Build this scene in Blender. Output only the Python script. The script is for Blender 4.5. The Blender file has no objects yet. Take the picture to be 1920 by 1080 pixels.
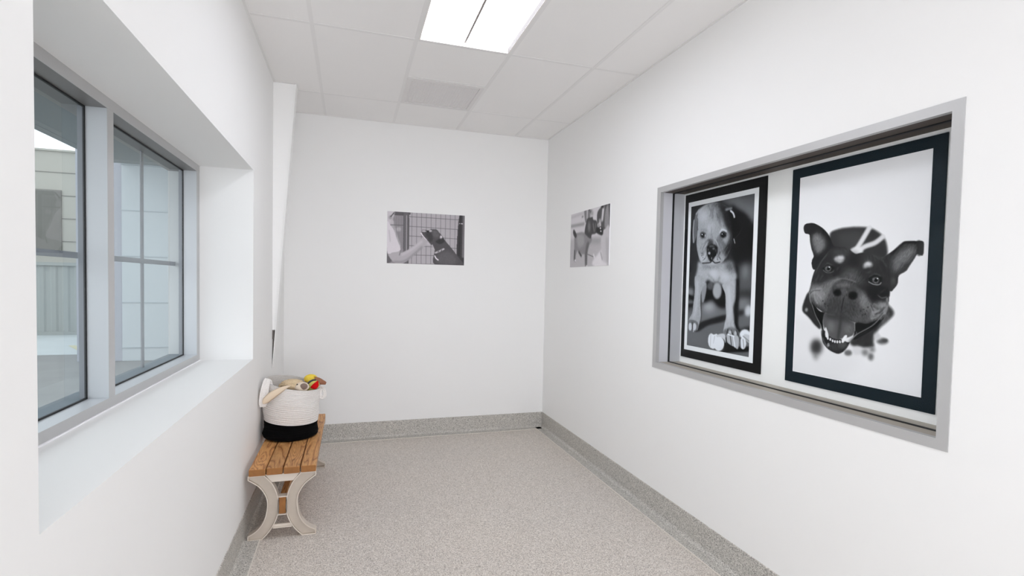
import bpy, bmesh, math, random
import numpy as np
from mathutils import Vector, Matrix

random.seed(4)
rng = np.random.default_rng(7)
scene = bpy.context.scene
COL = scene.collection
PI = math.pi

# ------------------------------------------------------------------ room sizes (metres)
W, H, D = 2.499, 2.974, 5.0145        # width, height, y of the back wall
FRONT = -4.0                          # wall behind the camera
WY0, WY1, WZ0, WZ1 = 1.199, 3.483, 0.9974, 2.1499     # opening in the left wall
FY0, FY1, FZ0, FZ1 = 1.1988, 2.985, 0.9582, 2.1449    # outer frame in the right wall
T = 0.25                              # wall thickness right / back

# ------------------------------------------------------------------ helpers
def srgb(*c):
    def f(v):
        v = v / 255.0
        return v / 12.92 if v <= 0.04045 else ((v + 0.055) / 1.055) ** 2.4
    return tuple(f(v) for v in c) + (1.0,)

def new_mat(name):
    m = bpy.data.materials.new(name); m.use_nodes = True
    nt = m.node_tree
    return m, nt, nt.nodes['Principled BSDF']

def N(nt, kind, **kw):
    n = nt.nodes.new(kind)
    for k, v in kw.items(): setattr(n, k, v)
    return n

def plain(name, col, rough=0.5, metal=0.0, spec=0.5, bump=0.0, bscale=200.0, var=0.0, vscale=3.0):
    m, nt, b = new_mat(name)
    b.inputs['Base Color'].default_value = col
    b.inputs['Roughness'].default_value = rough
    b.inputs['Metallic'].default_value = metal
    b.inputs['Specular IOR Level'].default_value = spec
    geo = N(nt, 'ShaderNodeNewGeometry')
    if var:
        t = N(nt, 'ShaderNodeTexNoise'); t.inputs['Scale'].default_value = vscale; t.inputs['Detail'].default_value = 4
        nt.links.new(geo.outputs['Position'], t.inputs['Vector'])
        mx = N(nt, 'ShaderNodeMix', data_type='RGBA')
        mx.inputs[6].default_value = tuple(c * (1 - var) for c in col[:3]) + (1,)
        mx.inputs[7].default_value = tuple(min(1, c * (1 + var)) for c in col[:3]) + (1,)
        nt.links.new(t.outputs['Fac'], mx.inputs[0]); nt.links.new(mx.outputs[2], b.inputs['Base Color'])
    if bump:
        t = N(nt, 'ShaderNodeTexNoise'); t.inputs['Scale'].default_value = bscale; t.inputs['Detail'].default_value = 3
        nt.links.new(geo.outputs['Position'], t.inputs['Vector'])
        bp = N(nt, 'ShaderNodeBump'); bp.inputs['Strength'].default_value = bump; bp.inputs['Distance'].default_value = 0.002
        nt.links.new(t.outputs['Fac'], bp.inputs['Height']); nt.links.new(bp.outputs['Normal'], b.inputs['Normal'])
    return m

def box(bm, x0, x1, y0, y1, z0, z1):
    x0, x1 = min(x0, x1), max(x0, x1); y0, y1 = min(y0, y1), max(y0, y1); z0, z1 = min(z0, z1), max(z0, z1)
    v = [bm.verts.new(p) for p in ((x0,y0,z0),(x1,y0,z0),(x1,y1,z0),(x0,y1,z0),(x0,y0,z1),(x1,y0,z1),(x1,y1,z1),(x0,y1,z1))]
    fs = [bm.faces.new([v[i] for i in q]) for q in ((3,2,1,0),(4,5,6,7),(0,1,5,4),(1,2,6,5),(2,3,7,6),(3,0,4,7))]
    return fs

def bevbox(bm, x0, x1, y0, y1, z0, z1, r=0.003, seg=2):
    t = bmesh.new(); box(t, x0, x1, y0, y1, z0, z1)
    bmesh.ops.bevel(t, geom=list(t.edges), offset=r, segments=seg, profile=0.5, affect='EDGES')
    merge(bm, t)

def merge(bm, t):
    me = bpy.data.meshes.new('tmp'); t.to_mesh(me); t.free(); bm.from_mesh(me); bpy.data.meshes.remove(me)

def obj(name, bm, mat, parent=None, smooth=False):
    me = bpy.data.meshes.new(name)
    bmesh.ops.recalc_face_normals(bm, faces=list(bm.faces))
    bm.to_mesh(me); bm.free()
    o = bpy.data.objects.new(name, me); COL.objects.link(o)
    if mat is not None: me.materials.append(mat)
    if smooth: me.shade_smooth()
    if parent is not None:
        o.parent = parent
        o.matrix_parent_inverse = parent_world(parent).inverted()
    return o

def parent_world(o):
    m = Matrix.Translation(o.location) @ o.rotation_euler.to_matrix().to_4x4()
    return m if o.parent is None else parent_world(o.parent) @ o.matrix_parent_inverse @ m

def thing(name, label, cat, loc=(0, 0, 0), group=None):
    o = bpy.data.objects.new(name, None); COL.objects.link(o); o.location = loc
    o.empty_display_size = 0.1
    o['label'] = label; o['category'] = cat
    if group: o['group'] = group
    return o

def tag(o, label, cat, group=None):
    o['label'] = label; o['category'] = cat
    if group: o['group'] = group
    return o

def struct(name, bm, mat, parent=None, label=None, cat=None):
    o = obj(name, bm, mat, parent)
    if parent is None:
        o['kind'] = 'structure'
        if label: o['label'] = label
        if cat: o['category'] = cat
    return o

def prism(bm, pts, y0, y1):
    """extrude a closed (x,z) outline along y"""
    a = [bm.verts.new((x, y0, z)) for x, z in pts]; b = [bm.verts.new((x, y1, z)) for x, z in pts]
    n = len(pts)
    bm.faces.new(a); bm.faces.new(b[::-1])
    for i in range(n):
        bm.faces.new((a[i], b[i], b[(i + 1) % n], a[(i + 1) % n]))

def spline(pts, n=8, closed=False):
    pts = [np.array(p, float) for p in pts]; out = []
    m = len(pts)
    for i in range(m if closed else m - 1):
        if closed:
            p0, p1, p2, p3 = pts[(i - 1) % m], pts[i], pts[(i + 1) % m], pts[(i + 2) % m]
        else:
            p0 = pts[max(0, i - 1)]; p1 = pts[i]; p2 = pts[i + 1]; p3 = pts[min(m - 1, i + 2)]
        for k in range(n):
            t = k / n
            out.append(0.5 * ((2 * p1) + (-p0 + p2) * t + (2 * p0 - 5 * p1 + 4 * p2 - p3) * t * t + (-p0 + 3 * p1 - 3 * p2 + p3) * t ** 3))
    if not closed: out.append(pts[-1])
    return out

def tube(bm, pts, r, seg=10, rfun=None, cap=True, flat=1.0, up=None):
    """tube of radius r along a list of 3-D points"""
    P = [Vector(p) for p in pts]; rings = []
    nrm = None
    for i, p in enumerate(P):
        d = (P[min(i + 1, len(P) - 1)] - P[max(i - 1, 0)]).normalized()
        if nrm is None:
            ref = Vector(up) if up else (Vector((0, 0, 1)) if abs(d.z) < 0.9 else Vector((1, 0, 0)))
            nrm = (ref - d * ref.dot(d)).normalized()
        else:
            nrm = (nrm - d * nrm.dot(d)).normalized()
        bi = d.cross(nrm)
        rr = r * (rfun(i / (len(P) - 1)) if rfun else 1.0)
        rings.append([bm.verts.new(p + nrm * (rr * flat * math.sin(2 * PI * k / seg)) + bi * (rr * math.cos(2 * PI * k / seg))) for k in range(seg)])
    for a, b in zip(rings, rings[1:]):
        for k in range(seg):
            bm.faces.new((a[k], a[(k + 1) % seg], b[(k + 1) % seg], b[k]))
    if cap:
        bm.faces.new(rings[0][::-1]); bm.faces.new(rings[-1])

def blob(bm, c, r, sub=4, fn=None, rot=None):
    """ellipsoid with an optional displacement of its unit sphere"""
    t = bmesh.new(); bmesh.ops.create_icosphere(t, subdivisions=sub, radius=1.0)
    R = Matrix.Rotation(rot[1], 3, rot[0]) if rot else Matrix.Identity(3)
    for v in t.verts:
        u = v.co.normalized()
        s = fn(u) if fn else 1.0
        q = Vector((u.x * r[0] * s, u.y * r[1] * s, u.z * r[2] * s))
        v.co = Vector(c) + R @ q
    merge(bm, t)

# ------------------------------------------------------------------ materials
M_wall = plain('wall_paint', srgb(240, 240, 239), 0.6, spec=0.25, bump=0.03, bscale=90)
M_reveal = plain('reveal_paint', srgb(238, 239, 241), 0.45, spec=0.35)
M_tile = plain('ceiling_tile', srgb(240, 239, 238), 0.9, spec=0.1, bump=0.12, bscale=260, var=0.015, vscale=2)
M_grid = plain('ceiling_grid_paint', srgb(232, 231, 230), 0.5, spec=0.3)
M_alu = plain('anodised_aluminium', srgb(190, 190, 190), 0.42, metal=0.35, spec=0.5)
M_alu_lit = plain('lit_aluminium', srgb(206, 210, 214), 0.38, metal=0.2, spec=0.5)  # lit copy of the aluminium: light painted into its colour, shade into the next
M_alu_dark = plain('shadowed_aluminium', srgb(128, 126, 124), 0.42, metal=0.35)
M_rev_head = plain('shaded_head_reveal', srgb(84, 77, 72), 0.6, metal=0.0, spec=0.2)  # shade under the reveal head painted into a dark colour
M_rev_sill = plain('shaded_sill_reveal', srgb(172, 164, 152), 0.5, metal=0.1)  # reveal sill toned down, its shade painted into the colour
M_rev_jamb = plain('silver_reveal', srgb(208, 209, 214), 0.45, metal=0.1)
M_gasket = plain('black_rubber', srgb(17, 18, 20), 0.6)
M_white_board = plain('white_board', srgb(252, 252, 252), 0.6)
M_border_navy = plain('ink_navy_border', srgb(17, 32, 40), 0.5, spec=0.15)
M_border_black = plain('ink_black_border', srgb(13, 13, 14), 0.5, spec=0.15)
M_paper = plain('print_paper', srgb(246, 246, 250), 0.55)
M_paper_grey = plain('grey_print_margin', srgb(246, 249, 253), 0.5)
M_col = plain('boxing_white', srgb(243, 243, 242), 0.4, spec=0.4)
M_steel = plain('dull_steel', srgb(110, 105, 100), 0.5, metal=0.6)
M_cast = plain('cream_cast_metal', srgb(198, 187, 174), 0.5, metal=0.0, spec=0.5, bump=0.12, bscale=60, var=0.10, vscale=14)
M_cast_edge = plain('cream_cast_edge', srgb(224, 214, 202), 0.5, spec=0.5, bump=0.1, bscale=60)
M_vent = plain('vent_paint', srgb(224, 222, 221), 0.5)
M_fence = plain('fence_sheet', srgb(150, 156, 154), 0.5)
M_conc = plain('pale_concrete', srgb(186, 194, 196), 0.85, var=0.08, vscale=1.2)
M_asph = plain('grey_paving', srgb(132, 134, 134), 0.9, var=0.22, vscale=1.4)
M_yellow = plain('yellow_line_paint', srgb(192, 190, 158), 0.8)
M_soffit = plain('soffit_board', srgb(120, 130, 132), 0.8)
M_pale_clad = plain('pale_cladding', srgb(184, 192, 196), 0.6, var=0.02, vscale=0.8)
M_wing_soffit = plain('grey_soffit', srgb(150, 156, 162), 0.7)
M_reflection = plain('lilac_reflection', srgb(164, 167, 177), 0.7)  # window reflection painted as a flat lilac grey
M_clad_joint = plain('cladding_joint', srgb(160, 170, 176), 0.7)
M_grey_clad = plain('grey_block_wall', srgb(172, 170, 162), 0.85, var=0.06, vscale=0.7)
M_dark_block = plain('weathered_panel', srgb(122, 121, 116), 0.9, var=0.2, vscale=1.5)
M_sill_shade = plain('shadowed_sill', srgb(112, 126, 136), 0.6)  # shadow on the outer sill put into its colour
M_sash = plain('grey_glazing_bar', srgb(150, 152, 158), 0.5, metal=0.2)

def glass_mat(name, tint, ior=1.5, boost=1.0):
    m = bpy.data.materials.new(name); m.use_nodes = True; nt = m.node_tree; nt.nodes.clear()
    out = N(nt, 'ShaderNodeOutputMaterial'); tr = N(nt, 'ShaderNodeBsdfTransparent'); gl = N(nt, 'ShaderNodeBsdfGlossy')
    mx = N(nt, 'ShaderNodeMixShader')
    tr.inputs['Color'].default_value = tint; gl.inputs['Roughness'].default_value = 0.0
    # Schlick reflectance of a thin pane, the same from both sides
    geo = N(nt, 'ShaderNodeNewGeometry'); dt = N(nt, 'ShaderNodeVectorMath', operation='DOT_PRODUCT')
    nt.links.new(geo.outputs['Incoming'], dt.inputs[0]); nt.links.new(geo.outputs['Normal'], dt.inputs[1])
    def math_(op, a, b=None):
        n = N(nt, 'ShaderNodeMath', operation=op)
        for i, v in enumerate((a, b)):
            if v is None: continue
            if isinstance(v, (int, float)): n.inputs[i].default_value = v
            else: nt.links.new(v, n.inputs[i])
        n.use_clamp = op != 'POWER' and op != 'SUBTRACT'
        return n.outputs[0]
    k = math_('POWER', math_('SUBTRACT', 1.0, math_('ABSOLUTE', dt.outputs['Value'])), 5.0)
    f0 = boost * 2 * ((ior - 1) / (ior + 1)) ** 2
    nt.links.new(math_('ADD', math_('MULTIPLY', k, 1 - f0), f0), mx.inputs[0])
    nt.links.new(tr.outputs[0], mx.inputs[1]); nt.links.new(gl.outputs[0], mx.inputs[2]); nt.links.new(mx.outputs[0], out.inputs[0])
    return m
M_glass = glass_mat('window_glass', (0.82, 0.88, 0.89, 1), 1.5, 1.0)
M_glass2 = glass_mat('internal_glass', (0.985, 0.995, 0.99, 1), 1.45, 0.1)

def emis(name, col, s):
    m = bpy.data.materials.new(name); m.use_nodes = True; nt = m.node_tree; nt.nodes.clear()
    out = N(nt, 'ShaderNodeOutputMaterial'); e = N(nt, 'ShaderNodeEmission')
    e.inputs['Color'].default_value = col; e.inputs['Strength'].default_value = s
    nt.links.new(e.outputs[0], out.inputs[0]); return m
M_lamp = emis('lit_diffuser', (0.95, 0.975, 1.055, 1), 9.6)

def vinyl(name, base, dark, light, mult=1.0):
    m, nt, b = new_mat(name)
    geo = N(nt, 'ShaderNodeNewGeometry')
    v1 = N(nt, 'ShaderNodeTexVoronoi'); v1.inputs['Scale'].default_value = 300
    v2 = N(nt, 'ShaderNodeTexNoise'); v2.inputs['Scale'].default_value = 170; v2.inputs['Detail'].default_value = 2
    v3 = N(nt, 'ShaderNodeTexNoise'); v3.inputs['Scale'].default_value = 1.1; v3.inputs['Detail'].default_value = 2
    for n in (v1, v2, v3): nt.links.new(geo.outputs['Position'], n.inputs['Vector'])
    sep = N(nt, 'ShaderNodeSeparateColor'); nt.links.new(v1.outputs['Color'], sep.inputs[0])
    r = N(nt, 'ShaderNodeValToRGB'); r.color_ramp.interpolation = 'LINEAR'
    e = r.color_ramp.elements
    e[0].position = 0.0; e[0].color = dark
    e[1].position = 1.0; e[1].color = light
    for pos, c in ((0.16, dark), (0.24, base), (0.78, base), (0.86, light)):
        q = r.color_ramp.elements.new(pos); q.color = c
    nt.links.new(sep.outputs[0], r.inputs[0])
    r2 = N(nt, 'ShaderNodeValToRGB'); r2.color_ramp.elements[0].position = 0.35; r2.color_ramp.elements[1].position = 0.68
    r2.color_ramp.elements[0].color = (0.88, 0.88, 0.88, 1); r2.color_ramp.elements[1].color = (1.08, 1.08, 1.08, 1)
    nt.links.new(v2.outputs['Fac'], r2.inputs[0])
    mu = N(nt, 'ShaderNodeMix', data_type='RGBA', blend_type='MULTIPLY'); mu.inputs[0].default_value = 1
    nt.links.new(r.outputs[0], mu.inputs[6]); nt.links.new(r2.outputs[0], mu.inputs[7])
    r3 = N(nt, 'ShaderNodeValToRGB'); r3.color_ramp.elements[0].color = (0.95, 0.96, 0.98, 1); r3.color_ramp.elements[1].color = (1.04, 1.02, 1.0, 1)
    nt.links.new(v3.outputs['Fac'], r3.inputs[0])
    mu2 = N(nt, 'ShaderNodeMix', data_type='RGBA', blend_type='MULTIPLY'); mu2.inputs[0].default_value = 1
    nt.links.new(mu.outputs[2], mu2.inputs[6]); nt.links.new(r3.outputs[0], mu2.inputs[7])
    nt.links.new(mu2.outputs[2], b.inputs['Base Color'])
    b.inputs['Roughness'].default_value = 0.5; b.inputs['Specular IOR Level'].default_value = 0.3
    return m
M_floor = vinyl('speckled_vinyl', srgb(207, 199, 190), srgb(152, 145, 138), srgb(234, 229, 222))
M_cove = vinyl('speckled_vinyl_coving', srgb(192, 189, 182), srgb(132, 130, 125), srgb(224, 221, 215))
M_weld = plain('weld_seam', srgb(222, 216, 207), 0.45)

def wood(name, light, mid, dark, scale=1.0, fade=False):
    m, nt, b = new_mat(name)
    tc = N(nt, 'ShaderNodeTexCoord'); oi = N(nt, 'ShaderNodeObjectInfo')
    mp = N(nt, 'ShaderNodeMapping'); mp.inputs['Scale'].default_value = (1, 0.11, 1)
    off = N(nt, 'ShaderNodeVectorMath', operation='SCALE'); off.inputs['Scale'].default_value = 7.0
    cmb = N(nt, 'ShaderNodeCombineXYZ')
    for k in range(3): nt.links.new(oi.outputs['Random'], cmb.inputs[k])
    nt.links.new(cmb.outputs[0], off.inputs[0])
    ad = N(nt, 'ShaderNodeVectorMath', operation='ADD'); geo = N(nt, 'ShaderNodeNewGeometry')
    nt.links.new(geo.outputs['Position'], mp.inputs['Vector'])
    nt.links.new(mp.outputs[0], ad.inputs[0]); nt.links.new(off.outputs[0], ad.inputs[1])
    n1 = N(nt, 'ShaderNodeTexNoise'); n1.inputs['Scale'].default_value = 11 * scale; n1.inputs['Detail'].default_value = 1.5; n1.inputs['Distortion'].default_value = 0.6
    nt.links.new(ad.outputs[0], n1.inputs['Vector'])
    ml = N(nt, 'ShaderNodeMath', operation='MULTIPLY'); ml.inputs[1].default_value = 30
    fr = N(nt, 'ShaderNodeMath', operation='PINGPONG'); fr.inputs[1].default_value = 1.0
    nt.links.new(n1.outputs['Fac'], ml.inputs[0]); nt.links.new(ml.outputs[0], fr.inputs[0])
    r = N(nt, 'ShaderNodeValToRGB'); e = r.color_ramp.elements
    e[0].position = 0.0; e[0].color = dark; e[1].position = 1.0; e[1].color = light
    q = e.new(0.16); q.color = mid; q = e.new(0.6); q.color = light
    nt.links.new(fr.outputs[0], r.inputs[0])
    n2 = N(nt, 'ShaderNodeTexNoise'); n2.inputs['Scale'].default_value = 160; n2.inputs['Detail'].default_value = 3
    nt.links.new(ad.outputs[0], n2.inputs['Vector'])
    r2 = N(nt, 'ShaderNodeValToRGB'); r2.color_ramp.elements[0].position = 0.3; r2.color_ramp.elements[0].color = (0.78, 0.76, 0.74, 1); r2.color_ramp.elements[1].position = 0.7; r2.color_ramp.elements[1].color = (1.1, 1.08, 1.05, 1)
    nt.links.new(n2.outputs['Fac'], r2.inputs[0])
    mu = N(nt, 'ShaderNodeMix', data_type='RGBA', blend_type='MULTIPLY'); mu.inputs[0].default_value = 1
    nt.links.new(r.outputs[0], mu.inputs[6]); nt.links.new(r2.outputs[0], mu.inputs[7])
    # knots
    mp2 = N(nt, 'ShaderNodeMapping'); mp2.inputs['Scale'].default_value = (1, 0.45, 0.2)
    nt.links.new(geo.outputs['Position'], mp2.inputs['Vector'])
    vk = N(nt, 'ShaderNodeTexVoronoi'); vk.inputs['Scale'].default_value = 13; vk.inputs['Randomness'].default_value = 1.0
    nt.links.new(mp2.outputs[0], vk.inputs['Vector'])
    rk = N(nt, 'ShaderNodeValToRGB'); rk.color_ramp.elements[0].position = 0.06; rk.color_ramp.elements[0].color = (0.42, 0.36, 0.30, 1); rk.color_ramp.elements[1].position = 0.17; rk.color_ramp.elements[1].color = (1, 1, 1, 1)
    nt.links.new(vk.outputs['Distance'], rk.inputs[0])
    mk = N(nt, 'ShaderNodeMix', data_type='RGBA', blend_type='MULTIPLY'); mk.inputs[0].default_value = 0.9
    nt.links.new(mu.outputs[2], mk.inputs[6]); nt.links.new(rk.outputs[0], mk.inputs[7])
    hs = N(nt, 'ShaderNodeHueSaturation')
    mr = N(nt, 'ShaderNodeMapRange'); mr.inputs['To Min'].default_value = 0.82; mr.inputs['To Max'].default_value = 1.12
    nt.links.new(oi.outputs['Random'], mr.inputs['Value']); nt.links.new(mr.outputs[0], hs.inputs['Value'])
    nt.links.new(mk.outputs[2], hs.inputs['Color'])
    nt.links.new(hs.outputs[0], b.inputs['Base Color'])
    b.inputs['Roughness'].default_value = 0.48; b.inputs['Specular IOR Level'].default_value = 0.35
    bp = N(nt, 'ShaderNodeBump'); bp.inputs['Strength'].default_value = 0.15; bp.inputs['Distance'].default_value = 0.001
    nt.links.new(n2.outputs['Fac'], bp.inputs['Height']); nt.links.new(bp.outputs['Normal'], b.inputs['Normal'])
    return m
M_wood = wood('oiled_timber', srgb(202, 152, 98), srgb(180, 126, 76), srgb(128, 80, 46))
M_wood_end = plain('timber_end_grain', srgb(154, 102, 50), 0.6, bump=0.3, bscale=200, var=0.22, vscale=45)

def rope(name, a, b_, seam):
    m, nt, b = new_mat(name)
    geo = N(nt, 'ShaderNodeNewGeometry')
    n1 = N(nt, 'ShaderNodeTexNoise'); n1.inputs['Scale'].default_value = 240; n1.inputs['Detail'].default_value = 2
    nt.links.new(geo.outputs['Position'], n1.inputs['Vector'])
    r = N(nt, 'ShaderNodeValToRGB'); r.color_ramp.elements[0].position = 0.35; r.color_ramp.elements[0].color = b_; r.color_ramp.elements[1].position = 0.65; r.color_ramp.elements[1].color = a
    nt.links.new(n1.outputs['Fac'], r.inputs[0])
    at = N(nt, 'ShaderNodeAttribute'); at.attribute_name = 'seam'
    mx = N(nt, 'ShaderNodeMix', data_type='RGBA'); mx.inputs[7].default_value = seam
    nt.links.new(at.outputs['Fac'], mx.inputs[0]); nt.links.new(r.outputs[0], mx.inputs[6])
    nt.links.new(mx.outputs[2], b.inputs['Base Color'])
    b.inputs['Roughness'].default_value = 0.9; b.inputs['Specular IOR Level'].default_value = 0.1
    bp = N(nt, 'ShaderNodeBump'); bp.inputs['Strength'].default_value = 0.35; bp.inputs['Distance'].default_value = 0.002
    nt.links.new(n1.outputs['Fac'], bp.inputs['Height']); nt.links.new(bp.outputs['Normal'], b.inputs['Normal'])
    return m
M_rope_w = rope('white_cotton_rope', srgb(242, 239, 236), srgb(228, 224, 220), srgb(196, 192, 188))
M_rope_k = rope('black_cotton_rope', srgb(13, 13, 14), srgb(6, 6, 7), srgb(3, 3, 3))
M_fleece = plain('cream_fleece', srgb(218, 196, 162), 0.95, spec=0.05, bump=1.0, bscale=150, var=0.2, vscale=90)
M_ear = plain('tan_felt', srgb(232, 214, 190), 0.9, spec=0.05, bump=0.2, bscale=120)
M_muzzle = plain('pale_plush', srgb(226, 212, 194), 0.9, spec=0.05, bump=0.5, bscale=120, var=0.08, vscale=60)
M_nose = plain('taupe_plush', srgb(136, 118, 108), 0.85, spec=0.1, var=0.12, vscale=60)
M_eye = plain('black_bead', srgb(16, 14, 14), 0.2)
M_yel = plain('yellow_plush', srgb(236, 208, 84), 0.95, spec=0.05, bump=0.8, bscale=160, var=0.12, vscale=70)
M_grn = plain('lime_plush', srgb(206, 200, 112), 0.95, spec=0.05, bump=0.5, bscale=140, var=0.1, vscale=60)
M_red = plain('red_felt', srgb(206, 22, 26), 0.85, spec=0.08, var=0.1, vscale=50)
M_brn = plain('brown_felt', srgb(150, 106, 84), 0.9, spec=0.05, bump=0.3, bscale=140, var=0.08, vscale=60)
M_band = plain('slate_felt', srgb(72, 72, 80), 0.9, spec=0.05)

# ------------------------------------------------------------------ room shell
bm = bmesh.new(); box(bm, -0.45, W + T, FRONT - T, D + T, -0.12, 0.0); struct('floor', bm, M_floor)

LW = 0.45
bm = bmesh.new()
box(bm, -LW, 0, FRONT - T, WY0, 0, H + 0.075); box(bm, -LW, 0, WY1, D + T, 0, H + 0.075)
box(bm, -LW, 0, WY0, WY1, 0, WZ0); box(bm, -LW, 0, WY0, WY1, WZ1, H + 0.075)
struct('wall_left', bm, M_wall)
bm = bmesh.new()
o = 0.02
box(bm, W, W + T, FRONT - T, FY0 + o, 0, H + 0.075); box(bm, W, W + T, FY1 - o, D + T, 0, H + 0.075)
box(bm, W, W + T, FY0 + o, FY1 - o, 0, FZ0 + o); box(bm, W, W + T, FY0 + o, FY1 - o, FZ1 - o, H + 0.075)
struct('wall_right', bm, M_wall)
bm = bmesh.new(); box(bm, 0, W, D, D + T, 0, H + 0.075); struct('wall_back', bm, M_wall)
bm = bmesh.new(); box(bm, 0, W, FRONT - T, FRONT, 0, H + 0.075); struct('wall_front', bm, M_wall)

# ceiling: lay-in tiles on an exposed grid
GX = [0.3397 + 0.6 * k for k in range(4)]
R1 = 4.4262; DR = 1.1733
GY = [R1 - DR * k for k in range(8)]
LX0, LX1 = GX[1], GX[2]; LY1, LY0 = GY[1], GY[2]     # bay of the light
bw = 0.012
bm = bmesh.new()
xs = [0.0] + GX + [W]; ys = sorted([FRONT, D] + [g for g in GY if g > FRONT])
for i in range(len(xs) - 1):
    for j in range(len(ys) - 1):
        if i == 2 and abs(ys[j] - LY0) < 1e-3: continue      # light fixture sits here
        if i == 2 and abs(ys[j] - LY1) < 1e-3:               # half tile, the vent takes the rest
            box(bm, xs[i], xs[i + 1], ys[j], 3.845, H + 0.002, H + 0.02); continue
        box(bm, xs[i], xs[i + 1], ys[j], ys[j + 1], H + 0.002, H + 0.02)
ceiling = struct('ceiling', bm, M_tile)
bm = bmesh.new(); box(bm, 0, W, FRONT, D, H + 0.075, H + 0.11); struct('ceiling_slab', bm, M_wall, ceiling)
bm = bmesh.new()
for g in GX: box(bm, g - bw, g + bw, FRONT, D, H, H + 0.0025)
for g in GY: box(bm, 0, W, g - bw, g + bw, H + 0.0003, H + 0.0024)
box(bm, GX[1], GX[2], 3.845 - bw, 3.845 + bw, H + 0.0003, H + 0.0024)
struct('ceiling_grid', bm, M_grid, ceiling)
bm = bmesh.new(); t_ = 0.016
box(bm, 0, t_, FRONT, D, H - 0.0015, H + 0.004); box(bm, W - t_, W, FRONT, D, H - 0.0015, H + 0.004)
box(bm, t_, W - t_, D - t_, D, H - 0.0015, H + 0.004)
struct('wall_angle', bm, M_grid, ceiling)

# coved vinyl skirting
def cove(name, along, side):
    """profile pushed along a wall: (distance from the wall, height)"""
    hb = 0.154; th = 0.005; r = 0.022; fl = 0.085
    prof = [(0, hb), (th, hb)] + [(th + r - r * math.cos(a), r + 0.0 - r * math.sin(a)) for a in [PI / 2 * k / 6 for k in range(7)]]
    prof = [(0, hb), (th, hb - 0.002)] + [(th + r * (1 - math.cos(a)), r * (1 - math.sin(a)) + 0.0025) for a in [PI / 2 * k / 6 for k in range(7)]] + [(fl, 0.0025), (fl, 0.0)]
    a0, a1 = along
    bm = bmesh.new(); A = []; B = []
    for d, z in prof:
        for lst, a in ((A, a0), (B, a1)):
            p = {'left': (d, a, z), 'right': (W - d, a, z), 'back': (a, D - d, z)}[side]
            lst.append(bm.verts.new(p))
    for i in range(len(prof) - 1): bm.faces.new((A[i], A[i + 1], B[i + 1], B[i]))
    b = struct(name, bm, M_cove); 
    bm = bmesh.new(); s0, s1 = fl - 0.001, fl + 0.005
    if side == 'left': box(bm, s0, s1, a0, a1 - fl, 0, 0.0031)
    elif side == 'right': box(bm, W - s1, W - s0, a0, a1 - fl, 0, 0.0031)
    else: box(bm, a0 + fl, a1 - fl, D - s1, D - s0, 0, 0.0031)
    struct('weld_seam', bm, M_weld, b)
cove('baseboard_left', (FRONT, D), 'left'); cove('baseboard_right', (FRONT, D), 'right'); cove('baseboard_back', (0, W), 'back')

# tapered white boxing over the steel portal column on the left wall
YC0, YC1 = 4.302, 4.398
def cx(z): return max(0.0, 0.154 * (z - 0.80) / (H - 0.80))
bm = bmesh.new()
prism(bm, [(0, 1.10), (0, H), (cx(H), H), (cx(1.10), 1.10)], YC0, YC1)
trim = struct('trim_1', bm, M_col)
bm = bmesh.new()
prism(bm, [(cx(0.81), 0.81), (cx(H), H), (cx(H) + 0.007, H), (cx(0.81) + 0.005, 0.81)], YC0 - 0.012, YC1 + 0.004)
struct('cover_strip', bm, M_col, trim)
bm = bmesh.new()
prism(bm, [(0, 0.86), (0, 1.12), (cx(1.12) , 1.12), (cx(0.86), 0.86)], YC0 + 0.03, YC1)
box(bm, 0.0, 0.012, YC0 + 0.004, YC0 + 0.02, 1.03, 1.10)
struct('steel_bracket', bm, M_steel, trim)

# ------------------------------------------------------------------ left window
XF, XG, XO = -0.29, -0.36, -0.382
JY = 3.429; MY0, MY1 = 2.273, 2.323; NZ0, NZ1 = 1.038, 2.109
def bx(b): 
    bm = bmesh.new(); box(bm, *b); return bm
bm = bmesh.new()
box(bm, XG - 0.001, XF, WY0, WY1, WZ0, NZ0)
window1 = struct('window_1', bm, M_alu_lit)
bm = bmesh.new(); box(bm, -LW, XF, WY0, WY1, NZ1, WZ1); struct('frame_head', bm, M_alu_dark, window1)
bm = bmesh.new(); box(bm, XG - 0.001, XF - 0.0008, JY, WY1, NZ0, NZ1); struct('frame_jamb', bm, M_alu_lit, window1)
bm = bmesh.new(); box(bm, XG - 0.001, XF - 0.0008, WY0, WY0 + 0.054, NZ0, NZ1); struct('frame_jamb', bm, M_alu_lit, window1)
for a, b_ in ((JY, WY1), (WY0, WY0 + 0.054), (MY0, MY1)):
    bm = bmesh.new(); box(bm, XO, XG - 0.001, a, b_, NZ0, NZ1); struct('outer_bead', bm, M_sash, window1)
bm = bmesh.new(); box(bm, -LW, XG - 0.001, WY0, WY1, WZ0, NZ0); struct('outer_sill', bm, M_sill_shade, window1)
bm = bmesh.new(); box(bm, XG - 0.001, XF - 0.0008, MY0, MY1, NZ0, NZ1); struct('mullion', bm, M_alu_lit, window1)
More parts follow.
